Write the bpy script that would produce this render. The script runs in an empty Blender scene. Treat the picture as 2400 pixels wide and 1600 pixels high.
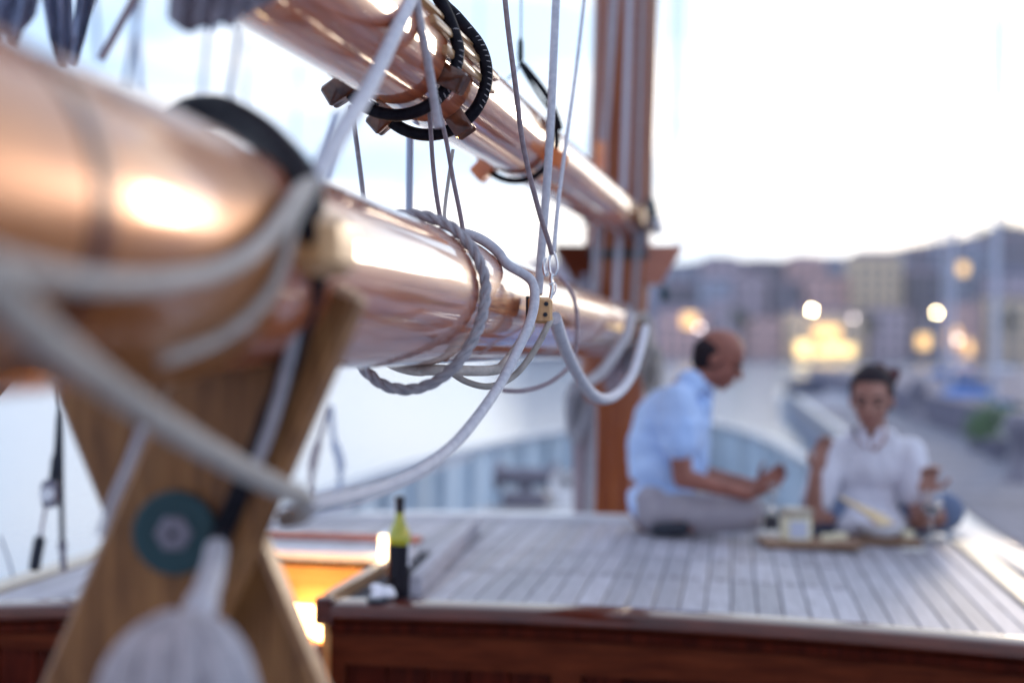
import bpy, math, random
from mathutils import Vector, Matrix, noise as mn
R=math.radians
random.seed(7)
S=bpy.context.scene
COL=S.collection
# ------------------------------------------------------------------ camera
FPX=3333.3
CAMH=2.6
CAM=Vector((0,0,CAMH))
PITCH=R(0.26); ROLL=R(0.8)
FW=Vector((0,math.cos(PITCH),math.sin(PITCH)))
U0=Vector((0,-math.sin(PITCH),math.cos(PITCH))); R0=Vector((1,0,0))
# objects appear turned clockwise: the camera is turned counter-clockwise
RT=R0*math.cos(ROLL)+U0*math.sin(ROLL)
UP=-R0*math.sin(ROLL)+U0*math.cos(ROLL)
def at(x,y,d):
    """point of the place seen at photo pixel (x,y), d metres down the view axis"""
    return CAM+FW*d+RT*(d*(x-1200)/FPX)+UP*(d*(800-y)/FPX)
def ray(x,y): return (FW+RT*((x-1200)/FPX)+UP*((800-y)/FPX)).normalized()
cd=bpy.data.cameras.new('camera'); cam=bpy.data.objects.new('camera',cd); COL.objects.link(cam)
m=Matrix((RT,UP,-FW)).transposed().to_4x4(); m.translation=CAM
cam.matrix_world=m
cd.lens=50; cd.sensor_width=36; cd.clip_start=0.05; cd.clip_end=6000
cd.dof.use_dof=True; cd.dof.focus_distance=2.74; cd.dof.aperture_fstop=1.28
S.camera=cam
# ------------------------------------------------------------------ sky and sun
SUN_AZ=R(24); SUN_EL=R(4)      # ahead and to the right, just over the hill
w=bpy.data.worlds.new("World"); S.world=w; w.use_nodes=True
nt=w.node_tree; N=nt.nodes; L=nt.links
bg=N['Background']; bg.inputs['Strength'].default_value=0.12
sky=N.new('ShaderNodeTexSky'); sky.sky_type='NISHITA'; sky.sun_disc=False
sky.sun_elevation=SUN_EL; sky.sun_rotation=SUN_AZ; sky.air_density=1.2; sky.dust_density=2.0; sky.ozone_density=2.0
tc=N.new('ShaderNodeTexCoord')
mp=N.new('ShaderNodeMapping'); mp.inputs['Scale'].default_value=(2.2,2.2,9.0)
nz=N.new('ShaderNodeTexNoise'); nz.inputs['Scale'].default_value=1.7; nz.inputs['Detail'].default_value=6; nz.inputs['Roughness'].default_value=0.55
L.new(tc.outputs['Generated'],mp.inputs['Vector']); L.new(mp.outputs['Vector'],nz.inputs['Vector'])
cr=N.new('ShaderNodeValToRGB'); cr.color_ramp.elements[0].position=0.40; cr.color_ramp.elements[0].color=(0,0,0,1)
cr.color_ramp.elements[1].position=0.60; cr.color_ramp.elements[1].color=(1,1,1,1)
L.new(nz.outputs['Fac'],cr.inputs['Fac'])
# cloud brightness follows the direction of the low sun
dot=N.new('ShaderNodeVectorMath'); dot.operation='DOT_PRODUCT'
L.new(tc.outputs['Generated'],dot.inputs[0])
dot.inputs[1].default_value=(math.sin(SUN_AZ)*math.cos(SUN_EL),math.cos(SUN_AZ)*math.cos(SUN_EL),math.sin(SUN_EL))
mr=N.new('ShaderNodeMapRange'); mr.inputs[1].default_value=-1; mr.inputs[2].default_value=1; mr.inputs[3].default_value=0; mr.inputs[4].default_value=1
L.new(dot.outputs['Value'],mr.inputs[0])
cl=N.new('ShaderNodeValToRGB'); e=cl.color_ramp.elements
e[0].position=0; e[0].color=(0.43,0.43,0.47,1)
e[1].position=1; e[1].color=(1.7,1.42,1.1,1)
for p,c in ((0.5,(0.48,0.49,0.55,1)),(0.84,(0.57,0.58,0.61,1)),(0.92,(0.66,0.66,0.67,1)),(0.96,(0.76,0.745,0.72,1)),(0.985,(1.0,0.93,0.84,1))):
    q=cl.color_ramp.elements.new(p); q.color=c
L.new(mr.outputs[0],cl.inputs['Fac'])
sc=N.new('ShaderNodeMix'); sc.data_type='RGBA'; sc.blend_type='MULTIPLY'; sc.inputs['Factor'].default_value=1
L.new(cl.outputs['Color'],sc.inputs[6]); sc.inputs[7].default_value=(15,15,15,1)
blu=N.new('ShaderNodeMix'); blu.data_type='RGBA'; blu.blend_type='MULTIPLY'; blu.inputs['Factor'].default_value=1
L.new(cl.outputs['Color'],blu.inputs[6]); blu.inputs[7].default_value=(8.0,11.0,15.0,1)
mx=N.new('ShaderNodeMix'); mx.data_type='RGBA'
L.new(cr.outputs['Color'],mx.inputs['Factor']); L.new(blu.outputs[2],mx.inputs[6]); L.new(sc.outputs[2],mx.inputs[7])
ad=N.new('ShaderNodeMix'); ad.data_type='RGBA'; ad.blend_type='ADD'; ad.inputs['Factor'].default_value=0.08
L.new(mx.outputs[2],ad.inputs[6]); L.new(sky.outputs['Color'],ad.inputs[7])
L.new(ad.outputs[2],bg.inputs['Color'])
sd=bpy.data.lights.new('sun','SUN'); sd.energy=0.7; sd.angle=R(10); sd.color=(1,0.80,0.60)
so=bpy.data.objects.new('sun',sd); COL.objects.link(so)
sv=Vector((math.sin(SUN_AZ)*math.cos(SUN_EL+R(4)),math.cos(SUN_AZ)*math.cos(SUN_EL+R(4)),math.sin(SUN_EL+R(4))))
so.rotation_euler=sv.to_track_quat('Z','Y').to_euler(); so.location=(10,-5,20)
S.view_settings.view_transform='Standard'; S.view_settings.look='None'; S.view_settings.exposure=0.30; S.view_settings.gamma=1
S.view_settings.use_curve_mapping=False
S.render.engine='CYCLES'

# ------------------------------------------------------------------ materials
def col4(c): return (c[0],c[1],c[2],1)
BANG=math.atan2(520,3333)      # heading of the boat
def mat(name,c,rough=0.6,metal=0,c2=None,scale=8.0,stretch=None,heading=False,bump=0.0,bscale=None,coat=0,coat_r=0.06,coat_ior=1.5,
        emit=None,es=0,spec=0.5,trans=0,ior=1.5,detail=5,ramp=(0.35,0.65),rv=0.0,sheen=0):
    M=bpy.data.materials.new(name); M.use_nodes=True; t=M.node_tree; n=t.nodes; l=t.links
    b=n['Principled BSDF']
    b.inputs['Base Color'].default_value=col4(c); b.inputs['Roughness'].default_value=rough; b.inputs['Metallic'].default_value=metal
    b.inputs['IOR'].default_value=ior; b.inputs['Specular IOR Level'].default_value=spec; b.inputs['Coat Weight'].default_value=coat; b.inputs['Coat Roughness'].default_value=coat_r; b.inputs['Coat IOR'].default_value=coat_ior
    b.inputs['Transmission Weight'].default_value=trans
    if sheen: b.inputs['Sheen Weight'].default_value=sheen
    if emit: b.inputs['Emission Color'].default_value=col4(emit); b.inputs['Emission Strength'].default_value=es
    if c2 or bump or rv:
        tcn=n.new('ShaderNodeTexCoord'); src=tcn.outputs['Object']
        if heading:
            m1=n.new('ShaderNodeMapping'); m1.inputs['Rotation'].default_value=(0,0,BANG); l.new(src,m1.inputs['Vector']); src=m1.outputs['Vector']
        if stretch:
            m2=n.new('ShaderNodeMapping'); m2.inputs['Scale'].default_value=stretch; l.new(src,m2.inputs['Vector']); src=m2.outputs['Vector']
        no=n.new('ShaderNodeTexNoise'); no.inputs['Scale'].default_value=scale; no.inputs['Detail'].default_value=detail; no.inputs['Roughness'].default_value=0.6
        l.new(src,no.inputs['Vector'])
        if c2:
            r=n.new('ShaderNodeValToRGB'); r.color_ramp.elements[0].position=ramp[0]; r.color_ramp.elements[1].position=ramp[1]
            r.color_ramp.elements[0].color=col4(c); r.color_ramp.elements[1].color=col4(c2)
            l.new(no.outputs['Fac'],r.inputs['Fac'])
            oi=n.new('ShaderNodeObjectInfo'); hs=n.new('ShaderNodeHueSaturation')
            mm=n.new('ShaderNodeMapRange'); mm.inputs[3].default_value=0.80; mm.inputs[4].default_value=1.14
            l.new(oi.outputs['Random'],mm.inputs[0]); l.new(mm.outputs[0],hs.inputs['Value']); l.new(r.outputs['Color'],hs.inputs['Color'])
            l.new(hs.outputs['Color'],b.inputs['Base Color'])
        if rv:
            m3=n.new('ShaderNodeMapRange'); m3.inputs[3].default_value=max(0,rough-rv); m3.inputs[4].default_value=rough+rv
            l.new(no.outputs['Fac'],m3.inputs[0]); l.new(m3.outputs[0],b.inputs['Roughness'])
        if bump:
            bn=n.new('ShaderNodeBump'); bn.inputs['Strength'].default_value=bump; bn.inputs['Distance'].default_value=0.004
            if bscale:
                n2=n.new('ShaderNodeTexNoise'); n2.inputs['Scale'].default_value=bscale; n2.inputs['Detail'].default_value=4; l.new(src,n2.inputs['Vector']); l.new(n2.outputs['Fac'],bn.inputs['Height'])
            else: l.new(no.outputs['Fac'],bn.inputs['Height'])
            l.new(bn.outputs['Normal'],b.inputs['Normal'])
            if coat: l.new(bn.outputs['Normal'],b.inputs['Coat Normal'])
    return M
M={}
M['spar']=mat('varnished_spar',(0.24,0.034,0.009),0.42,c2=(0.60,0.165,0.048),scale=7,stretch=(14,0.55,14),heading=True,bump=0.3,bscale=1.2,coat=1,coat_r=0.05,rv=0.1,ramp=(0.3,0.7))
M['mast']=mat('varnished_mast',(0.24,0.042,0.008),0.4,c2=(0.44,0.115,0.024),scale=5,stretch=(9,9,0.5),coat=0.35,coat_r=0.12,spec=0.3)
M['gold_reflect']=mat('gold_reflection_sleeve',(0.34,0.080,0.015),0.28,metal=0.4,c2=(0.58,0.22,0.055),scale=3,coat=0.4,coat_r=0.06,bump=0.05,rv=0.06)
M['oak']=mat('oak_crutch',(0.17,0.065,0.020),0.5,c2=(0.37,0.17,0.058),scale=6,stretch=(14,14,1.2),bump=0.2,coat=0.2,coat_r=0.25,spec=0.3)
M['chock']=mat('varnished_chock',(0.055,0.012,0.004),0.3,c2=(0.18,0.048,0.014),scale=14,stretch=(2,0.6,2),heading=True,coat=0.8,coat_r=0.06,spec=0.3)
M['warm_lit']=mat('warm_lit_varnish',(0.75,0.16,0.02),0.35,c2=(0.85,0.26,0.05),scale=14,coat=1,coat_r=0.08)  # chock copy with warm lamp light put into its orange
M['batten']=mat('pale_batten',(0.42,0.22,0.09),0.4,c2=(0.58,0.34,0.16),scale=14,stretch=(3,0.5,3),heading=True,coat=0.8,coat_r=0.1)
M['blockwood']=mat('ash_block',(0.50,0.26,0.10),0.5,c2=(0.66,0.38,0.17),scale=30,stretch=(3,3,0.6),bump=0.15,coat=0.5,coat_r=0.15)
M['black']=mat('black_leather',(0.006,0.006,0.011),0.5,c2=(0.018,0.017,0.025),scale=60,bump=0.5,spec=0.1)
M['stitch']=mat('worn_thread',(0.35,0.34,0.36),0.8)
M['dark']=mat('dark_metal',(0.02,0.025,0.04),0.4,metal=0.3)
M['rope']=mat('grey_rope',(0.32,0.31,0.35),0.85,c2=(0.48,0.46,0.50),scale=60,bump=0.5)
M['ropew']=mat('white_rope',(0.46,0.47,0.55),0.8,c2=(0.62,0.62,0.68),scale=70,bump=0.15)
M['ropeb']=mat('beige_rope',(0.38,0.345,0.32),0.85,c2=(0.54,0.49,0.455),scale=45,bump=0.6)
M['ropep']=mat('rose_grey_cord',(0.26,0.20,0.23),0.8,c2=(0.38,0.31,0.34),scale=80,bump=0.4)
M['ropeg']=mat('green_black_cord',(0.012,0.03,0.028),0.6)
M['steel']=mat('stainless_steel',(0.75,0.76,0.80),0.2,metal=1)
M['teal']=mat('dark_teal_washer',(0.008,0.05,0.065),0.55,c2=(0.012,0.065,0.085),scale=30)
M['grey']=mat('grey_hub',(0.20,0.19,0.24),0.45,metal=0.3)
M['teak']=mat('grey_teak',(0.31,0.30,0.345),0.55,c2=(0.46,0.45,0.51),scale=7,stretch=(12,0.8,12),heading=True,bump=0.15,detail=8)
M['caulk']=mat('caulking',(0.02,0.022,0.04),0.8)
M['mahog']=mat('mahogany',(0.055,0.007,0.003),0.3,c2=(0.13,0.020,0.007),scale=5,stretch=(1,8,8),heading=True,coat=1,coat_r=0.03,coat_ior=1.5,spec=0.1)
M['mahogp']=mat('mahogany_panel',(0.036,0.0035,0.0015),0.5,c2=(0.090,0.011,0.004),scale=5,stretch=(8,8,1),spec=0.08)
M['mahogf']=mat('mahogany_frame',(0.060,0.009,0.003),0.5,c2=(0.12,0.024,0.008),scale=5,stretch=(1,8,8),heading=True,spec=0.08)
M['redrail']=mat('red_varnished_rail',(0.40,0.08,0.035),0.35,c2=(0.50,0.13,0.06),scale=9,stretch=(1,8,8),coat=1)
M['cream']=mat('cream_paint',(0.50,0.43,0.34),0.45,c2=(0.56,0.49,0.40),scale=3)
M['warmwood']=mat('warm_cabin_wood',(0.62,0.30,0.08),0.5,c2=(0.72,0.40,0.13),scale=5,stretch=(1,1,9))
M['bulw']=mat('pale_blue_bulwark',(0.46,0.58,0.70),0.5,c2=(0.56,0.67,0.78),scale=3)
M['capr']=mat('grey_cap_rail',(0.30,0.34,0.44),0.4,c2=(0.38,0.42,0.50),scale=8)
M['white']=mat('white_paint',(0.78,0.79,0.82),0.35,c2=(0.84,0.84,0.86),scale=3,coat=0.3)
M['deck']=mat('foredeck_teak',(0.34,0.32,0.33),0.6,c2=(0.44,0.42,0.43),scale=6,stretch=(12,0.6,1),heading=True)
M['skin']=mat('tanned_skin',(0.22,0.072,0.048),0.5,c2=(0.32,0.115,0.080),scale=14)
M['skin2']=mat('skin',(0.38,0.17,0.125),0.5,c2=(0.50,0.25,0.19),scale=14)
M['lip']=mat('lips',(0.25,0.07,0.06),0.5)
M['eye']=mat('eye_dark',(0.02,0.014,0.012),0.3)
M['hair']=mat('dark_hair',(0.012,0.008,0.012),0.7,c2=(0.035,0.026,0.032),scale=60,bump=0.5,spec=0.12)
M['hairr']=mat('dark_red_hair',(0.045,0.006,0.012),0.7,c2=(0.10,0.016,0.028),scale=50,bump=0.5,spec=0.12)
M['polo']=mat('light_blue_cotton',(0.36,0.52,0.84),0.85,c2=(0.46,0.61,0.88),scale=6,bump=0.5,bscale=9,sheen=0.3)
M['shirt']=mat('white_linen',(0.76,0.76,0.88),0.85,c2=(0.86,0.85,0.94),scale=6,bump=0.6,bscale=10,sheen=0.3)
M['trous']=mat('grey_beige_cotton',(0.33,0.30,0.35),0.85,c2=(0.45,0.41,0.45),scale=8,bump=0.4)
M['jeans']=mat('blue_grey_denim',(0.12,0.16,0.27),0.85,c2=(0.16,0.21,0.33),scale=8)
M['board']=mat('cutting_board',(0.22,0.12,0.075),0.6,c2=(0.36,0.22,0.14),scale=10,stretch=(1,10,10),bump=0.2)
M['cheese']=mat('pale_cheese',(0.72,0.66,0.45),0.6,c2=(0.78,0.73,0.56),scale=12)
M['bread']=mat('breadstick',(0.60,0.44,0.24),0.7,c2=(0.72,0.58,0.38),scale=30,bump=0.3)
M['meat']=mat('sliced_meat',(0.42,0.12,0.10),0.5,c2=(0.62,0.32,0.28),scale=25)
M['ceram']=mat('white_ceramic',(0.78,0.79,0.83),0.25,coat=0.6)
M['paper']=mat('white_paper',(0.85,0.84,0.80),0.7)
M['napkin']=mat('white_napkin',(0.72,0.72,0.78),0.85,c2=(0.8,0.8,0.85),scale=20,bump=0.4)
M['bottle']=mat('green_bottle_glass',(0.66,0.62,0.01),0.06,coat=1,trans=0.25,c2=(0.46,0.50,0.03),scale=9)
M['wine']=mat('red_wine',(0.006,0.004,0.010),0.12,coat=0.25,spec=0.2)
M['capsule']=mat('black_capsule',(0.018,0.013,0.018),0.4)
M['label']=mat('bottle_label',(0.74,0.74,0.80),0.6)
M['glass']=mat('clear_glass',(0.95,0.97,1.0),0.02,trans=0.9,ior=1.3)
M['redwine']=mat('wine_in_glass',(0.06,0.006,0.010),0.1,coat=1)
M['lampw']=mat('lamp_warm',(1,0.7,0.35),0.5,emit=(1.0,0.66,0.28),es=9)
M['lampl']=mat('lantern_glass',(1,0.8,0.5),0.5,emit=(1.0,0.74,0.42),es=7)
M['canvas']=mat('grey_sail_canvas',(0.34,0.33,0.40),0.9,c2=(0.46,0.45,0.52),scale=5,bump=0.4)
M['canvasb']=mat('blue_grey_canvas',(0.22,0.26,0.40),0.9,c2=(0.32,0.37,0.52),scale=4,bump=0.4)
M['rig']=mat('rigging_wire',(0.14,0.17,0.26),0.5)
M['rigl']=mat('pale_rigging',(0.42,0.50,0.66),0.6)
M['pole']=mat('pale_aluminium_mast',(0.55,0.58,0.70),0.4)
# ------------------------------------------------------------------ mesh builder
class MB:
    def __init__(s): s.v=[]; s.f=[]; s.cur=0
    def add(s,vs,fs):
        b=len(s.v); s.v+= [Vector(v) for v in vs]; s.f+= [tuple(b+i for i in f) for f in fs]; return s
    def hexa(s,p):     # 8 corners: bottom 4 ccw, top 4 ccw
        return s.add(p,[(3,2,1,0),(4,5,6,7),(0,1,5,4),(1,2,6,5),(2,3,7,6),(3,0,4,7)])
    def box(s,c,sx,sy,sz,ax=None,bev=0.0):
        c=Vector(c); X,Y,Z=ax if ax else (Vector((1,0,0)),Vector((0,1,0)),Vector((0,0,1)))
        hx,hy,hz=sx/2,sy/2,sz/2
        if bev<=0:
            P=[c+X*a*hx+Y*b*hy+Z*d*hz for a,b,d in ((-1,-1,-1),(1,-1,-1),(1,1,-1),(-1,1,-1),(-1,-1,1),(1,-1,1),(1,1,1),(-1,1,1))]
            return s.hexa(P)
        b=min(bev,hx*.9,hy*.9,hz*.9)
        def ring(q,z):
            x=hx-q; y=hy-q; r=b
            pts=[(-x+r,-y),(x-r,-y),(x,-y+r),(x,y-r),(x-r,y),(-x+r,y),(-x,y-r),(-x,-y+r)]
            return [c+X*u+Y*v+Z*z for u,v in pts]
        rs=[ring(b,-hz),ring(0,-hz+b),ring(0,hz-b),ring(b,hz)]
        vs=sum(rs,[]); fs=[tuple(reversed(range(8))),tuple(range(24,32))]
        for k in range(3):
            for i in range(8):
                j=(i+1)%8; fs.append((k*8+i,k*8+j,k*8+8+j,k*8+8+i))
        return s.add(vs,fs)
    def tube(s,path,r,n=10,cap=True,up=None):
        path=[Vector(p) for p in path]; m_=len(path)
        rr=r if isinstance(r,(list,tuple)) else [r]*m_
        vs=[];fs=[];prev=None
        for i,p in enumerate(path):
            t=(path[min(i+1,m_-1)]-path[max(i-1,0)]).normalized()
            if prev is None:
                a=Vector((0,0,1)) if abs(t.z)<0.9 else Vector((1,0,0))
                nrm=(a-t*a.dot(t)).normalized()
            else:
                nrm=(prev-t*prev.dot(t)); nrm=nrm.normalized() if nrm.length>1e-6 else prev
            prev=nrm; bn=t.cross(nrm)
            for k in range(n):
                an=2*math.pi*k/n; vs.append(p+(nrm*math.cos(an)+bn*math.sin(an))*rr[i])
        for i in range(m_-1):
            for k in range(n):
                j=(k+1)%n; fs.append((i*n+k,i*n+j,(i+1)*n+j,(i+1)*n+k))
        if cap: fs.append(tuple(reversed(range(n)))); fs.append(tuple(range((m_-1)*n,m_*n)))
        return s.add(vs,fs)
    def twist(s,path,r,pitch,strands=3,n=6):
        """laid rope: strands wound round the path"""
        path=[Vector(p) for p in path]; frames=[];prev=None;d=0
        for i,p in enumerate(path):
            t=(path[min(i+1,len(path)-1)]-path[max(i-1,0)]).normalized()
            if prev is None:
                a=Vector((0,0,1)) if abs(t.z)<0.9 else Vector((1,0,0)); nr=(a-t*a.dot(t)).normalized()
            else: nr=(prev-t*prev.dot(t)).normalized()
            prev=nr
            if i: d+=(p-path[i-1]).length
            frames.append((p,nr,t.cross(nr),d))
        for k in range(strands):
            pp=[]
            for p,nr,bn,dd in frames:
                a=2*math.pi*(dd/pitch+k/strands); pp.append(p+(nr*math.cos(a)+bn*math.sin(a))*r*0.5)
            s.tube(pp,r*0.56,n)
        return s
    def lathe(s,prof,c,n=24,ax=(0,0,1)):
        """prof: (radius, height) from bottom to top"""
        c=Vector(c); Z=Vector(ax).normalized(); a=Vector((1,0,0)) if abs(Z.x)<.8 else Vector((0,1,0))
        X=(a-Z*a.dot(Z)).normalized(); Y=Z.cross(X); vs=[];fs=[]
        for r,h in prof:
            for k in range(n):
                an=2*math.pi*k/n; vs.append(c+Z*h+(X*math.cos(an)+Y*math.sin(an))*max(r,1e-5))
        for i in range(len(prof)-1):
            for k in range(n):
                j=(k+1)%n; fs.append((i*n+k,i*n+j,(i+1)*n+j,(i+1)*n+k))
        fs.append(tuple(reversed(range(n)))); fs.append(tuple(range((len(prof)-1)*n,len(prof)*n)))
        return s.add(vs,fs)
    def ball(s,c,r,ax=None,n=14,m_=8):
        c=Vector(c); rx,ry,rz=r if isinstance(r,(tuple,list)) else (r,r,r)
        X,Y,Z=ax if ax else (Vector((1,0,0)),Vector((0,1,0)),Vector((0,0,1)))
        vs=[c-Z*rz];fs=[]
        for i in range(1,m_):
            ph=-math.pi/2+math.pi*i/m_
            for k in range(n):
                a=2*math.pi*k/n; vs.append(c+X*rx*math.cos(ph)*math.cos(a)+Y*ry*math.cos(ph)*math.sin(a)+Z*rz*math.sin(ph))
        vs.append(c+Z*rz); top=len(vs)-1
        for k in range(n):
            j=(k+1)%n; fs.append((0,1+j,1+k)); fs.append((top,top-n+k,top-n+j))
        for i in range(m_-2):
            for k in range(n):
                j=(k+1)%n; fs.append((1+i*n+k,1+i*n+j,1+(i+1)*n+j,1+(i+1)*n+k))
        return s.add(vs,fs)
    def cap(s,a,b,r1,r2,n=12):      # tapered capsule for bodies
        a=Vector(a);b=Vector(b); s.tube([a,a.lerp(b,.5),b],[r1,(r1+r2)/2,r2],n); s.ball(a,r1,n=n); s.ball(b,r2,n=n); return s
    def prism(s,outline,O,X,Y,Z,t,bev=0.0):
        """outline (x,y) ccw extruded t along Z, centred, with a small chamfer"""
        n=len(outline); cx=sum(p[0] for p in outline)/n; cy=sum(p[1] for p in outline)/n
        def ring(z,q):
            o=[]
            for x,y in outline:
                d=math.hypot(x-cx,y-cy) or 1; k=(d-q)/d
                o.append(O+X*(cx+(x-cx)*k)+Y*(cy+(y-cy)*k)+Z*z)
            return o
        rs=[ring(-t/2,bev),ring(-t/2+bev,0),ring(t/2-bev,0),ring(t/2,bev)] if bev else [ring(-t/2,0),ring(t/2,0)]
        vs=sum(rs,[]); K=len(rs); fs=[tuple(reversed(range(n))),tuple(range((K-1)*n,K*n))]
        for k in range(K-1):
            for i in range(n):
                j=(i+1)%n; fs.append((k*n+i,k*n+j,k*n+n+j,k*n+n+i))
        return s.add(vs,fs)
LOC={}
def mesh_obj(name,mb,material,org,smooth):
    me=bpy.data.meshes.new(name)
    me.from_pydata([v-org for v in mb.v],[],mb.f); me.update()
    if smooth:
        me.polygons.foreach_set('use_smooth',[True]*len(me.polygons))
        if smooth!=2: me.set_sharp_from_angle(angle=R(40))
    if material: me.materials.append(M[material] if isinstance(material,str) else material)
    o=bpy.data.objects.new(name,me); COL.objects.link(o); return o
def tagp(o,label,cat,group=None):
    o['label']=label; o['category']=cat
    if group: o['group']=group
def thing(name,label,cat,loc,group=None):
    o=bpy.data.objects.new(name,None); COL.objects.link(o); o.empty_display_size=0.1
    o.location=loc; LOC[o]=Vector(loc); tagp(o,label,cat,group); return o
def part(name,mb,material,parent,smooth=True,label=None,kind=None):
    org=LOC[parent]; o=mesh_obj(name,mb,material,org,smooth); o.parent=parent; LOC[o]=org
    if label: o['label']=label
    if kind: o['kind']=kind
    return o
def solo(name,mb,material,label,cat,smooth=True,group=None):
    xs=[v.x for v in mb.v]; ys=[v.y for v in mb.v]; zs=[v.z for v in mb.v]
    org=Vector(((min(xs)+max(xs))/2,(min(ys)+max(ys))/2,min(zs)))
    o=mesh_obj(name,mb,material,org,smooth); o.location=org; LOC[o]=org; tagp(o,label,cat,group); return o
def struct(name,mb,material,smooth=False,kind='structure'):
    o=mesh_obj(name,mb,material,Vector((0,0,0)),smooth); LOC[o]=Vector((0,0,0)); o['kind']=kind; return o
def remesh(mb,vox=0.008,sm=6):
    me=bpy.data.meshes.new('tmp'); me.from_pydata([tuple(v) for v in mb.v],[],mb.f); me.update()
    o=bpy.data.objects.new('tmp',me); COL.objects.link(o)
    r=o.modifiers.new('r','REMESH'); r.mode='VOXEL'; r.voxel_size=vox
    q=o.modifiers.new('s','SMOOTH'); q.factor=0.6; q.iterations=sm
    dg=bpy.context.evaluated_depsgraph_get(); dg.update(); ev=o.evaluated_get(dg); m2=ev.to_mesh()
    out=MB(); out.v=[v.co.copy() for v in m2.vertices]; out.f=[tuple(p.vertices) for p in m2.polygons]
    ev.to_mesh_clear(); bpy.data.objects.remove(o); bpy.data.meshes.remove(me); return out
def spline(P,n=10,closed=False):
    P=[Vector(p) for p in P]; out=[]; m_=len(P)
    rng=m_ if closed else m_-1
    for i in range(rng):
        if closed: p0,p1,p2,p3=P[(i-1)%m_],P[i],P[(i+1)%m_],P[(i+2)%m_]
        else: p0,p1,p2,p3=P[max(i-1,0)],P[i],P[i+1],P[min(i+2,m_-1)]
        for k in range(n):
            t=k/n; out.append(0.5*((2*p1)+(p2-p0)*t+(2*p0-5*p1+4*p2-p3)*t*t+(3*p1-p0-3*p2+p3)*t**3))
    out.append(P[0] if closed else P[-1]); return out
def pxs(*a): return [at(*p) for p in a]
# boat frame: lat to starboard, s forward, h above the lens
BF=Vector((math.sin(BANG),math.cos(BANG),0)); BR=Vector((math.cos(BANG),-math.sin(BANG),0)); ZZ=Vector((0,0,1))
C0=Vector((-0.567,0,CAMH))
def bp(lat,s,h): return C0+BR*lat+BF*s+ZZ*h
BAX=(BR,BF,ZZ)
# ------------------------------------------------------------------ water, hills, city
wm=bpy.data.materials.new('harbour_water'); wm.use_nodes=True
t=wm.node_tree; b=t.nodes['Principled BSDF']; b.inputs['Base Color'].default_value=(0.22,0.30,0.40,1); b.inputs['Roughness'].default_value=0.14
b.inputs['IOR'].default_value=1.45; b.inputs['Specular IOR Level'].default_value=0.9
tcn=t.nodes.new('ShaderNodeTexCoord'); mpn=t.nodes.new('ShaderNodeMapping'); mpn.inputs['Scale'].default_value=(1,0.35,1)
n1=t.nodes.new('ShaderNodeTexNoise'); n1.inputs['Scale'].default_value=1.6; n1.inputs['Detail'].default_value=6
bn=t.nodes.new('ShaderNodeBump'); bn.inputs['Strength'].default_value=0.2; bn.inputs['Distance'].default_value=0.05
t.links.new(tcn.outputs['Object'],mpn.inputs['Vector']); t.links.new(mpn.outputs['Vector'],n1.inputs['Vector']); t.links.new(n1.outputs['Fac'],bn.inputs['Height']); t.links.new(bn.outputs['Normal'],b.inputs['Normal'])
wb=MB(); wb.add([(-1490,-390,0),(1490,-390,0),(1490,1590,0),(-1490,1590,0)],[(0,1,2,3)]); struct('water',wb,wm)
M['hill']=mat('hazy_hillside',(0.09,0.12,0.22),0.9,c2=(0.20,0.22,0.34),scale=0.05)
hb=MB(); ridge=[(1080,835),(1130,790),(1180,690),(1240,625),(1320,606),(1500,622),(1600,616),(1700,604),(1800,610),(1900,600),(2000,600),(2060,590),(2150,574),(2240,560),(2300,548),(2345,524),(2400,532),(2600,520),(3000,560),(3600,650)]
rows=[]
for x,y in ridge:
    base=at(x,850,405); base.z=-0.5
    a=at(x,y,520); rows.append([base,base.lerp(a,0.45)+ZZ*(a.z*0.10),a,Vector((a.x*1.3,a.y+240,-1))])
vs=sum(rows,[]); fs=[]
for i in range(len(rows)-1):
    for k in range(3): fs.append((i*4+k,(i+1)*4+k,(i+1)*4+k+1,i*4+k+1))
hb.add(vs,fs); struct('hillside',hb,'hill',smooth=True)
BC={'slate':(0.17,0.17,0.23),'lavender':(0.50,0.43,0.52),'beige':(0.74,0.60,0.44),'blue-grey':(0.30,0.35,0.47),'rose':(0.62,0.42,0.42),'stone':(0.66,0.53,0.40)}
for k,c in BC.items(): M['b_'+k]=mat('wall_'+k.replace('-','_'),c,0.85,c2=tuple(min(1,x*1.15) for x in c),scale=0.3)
M['roof']=mat('tiled_roof',(0.15,0.12,0.18),0.85,c2=(0.20,0.15,0.21),scale=0.5)
M['win']=mat('dark_window',(0.04,0.05,0.09),0.25)
M['shutter']=mat('window_frame',(0.30,0.32,0.40),0.7)
M['litwin']=mat('lit_window',(1,0.7,0.3),0.5,emit=(1.0,0.60,0.22),es=1.5)
M['litwin2']=mat('lit_window_yellow',(1,0.8,0.4),0.5,emit=(1.0,0.74,0.30),es=2.2)
M['streetlamp']=mat('street_lamp_glow',(1,0.85,0.5),0.5,emit=(1.0,0.83,0.50),es=150)
M['dimlamp']=mat('dim_lamp_glow',(1,0.85,0.7),0.5,emit=(0.85,0.72,0.72),es=26)
winmesh={}
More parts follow.
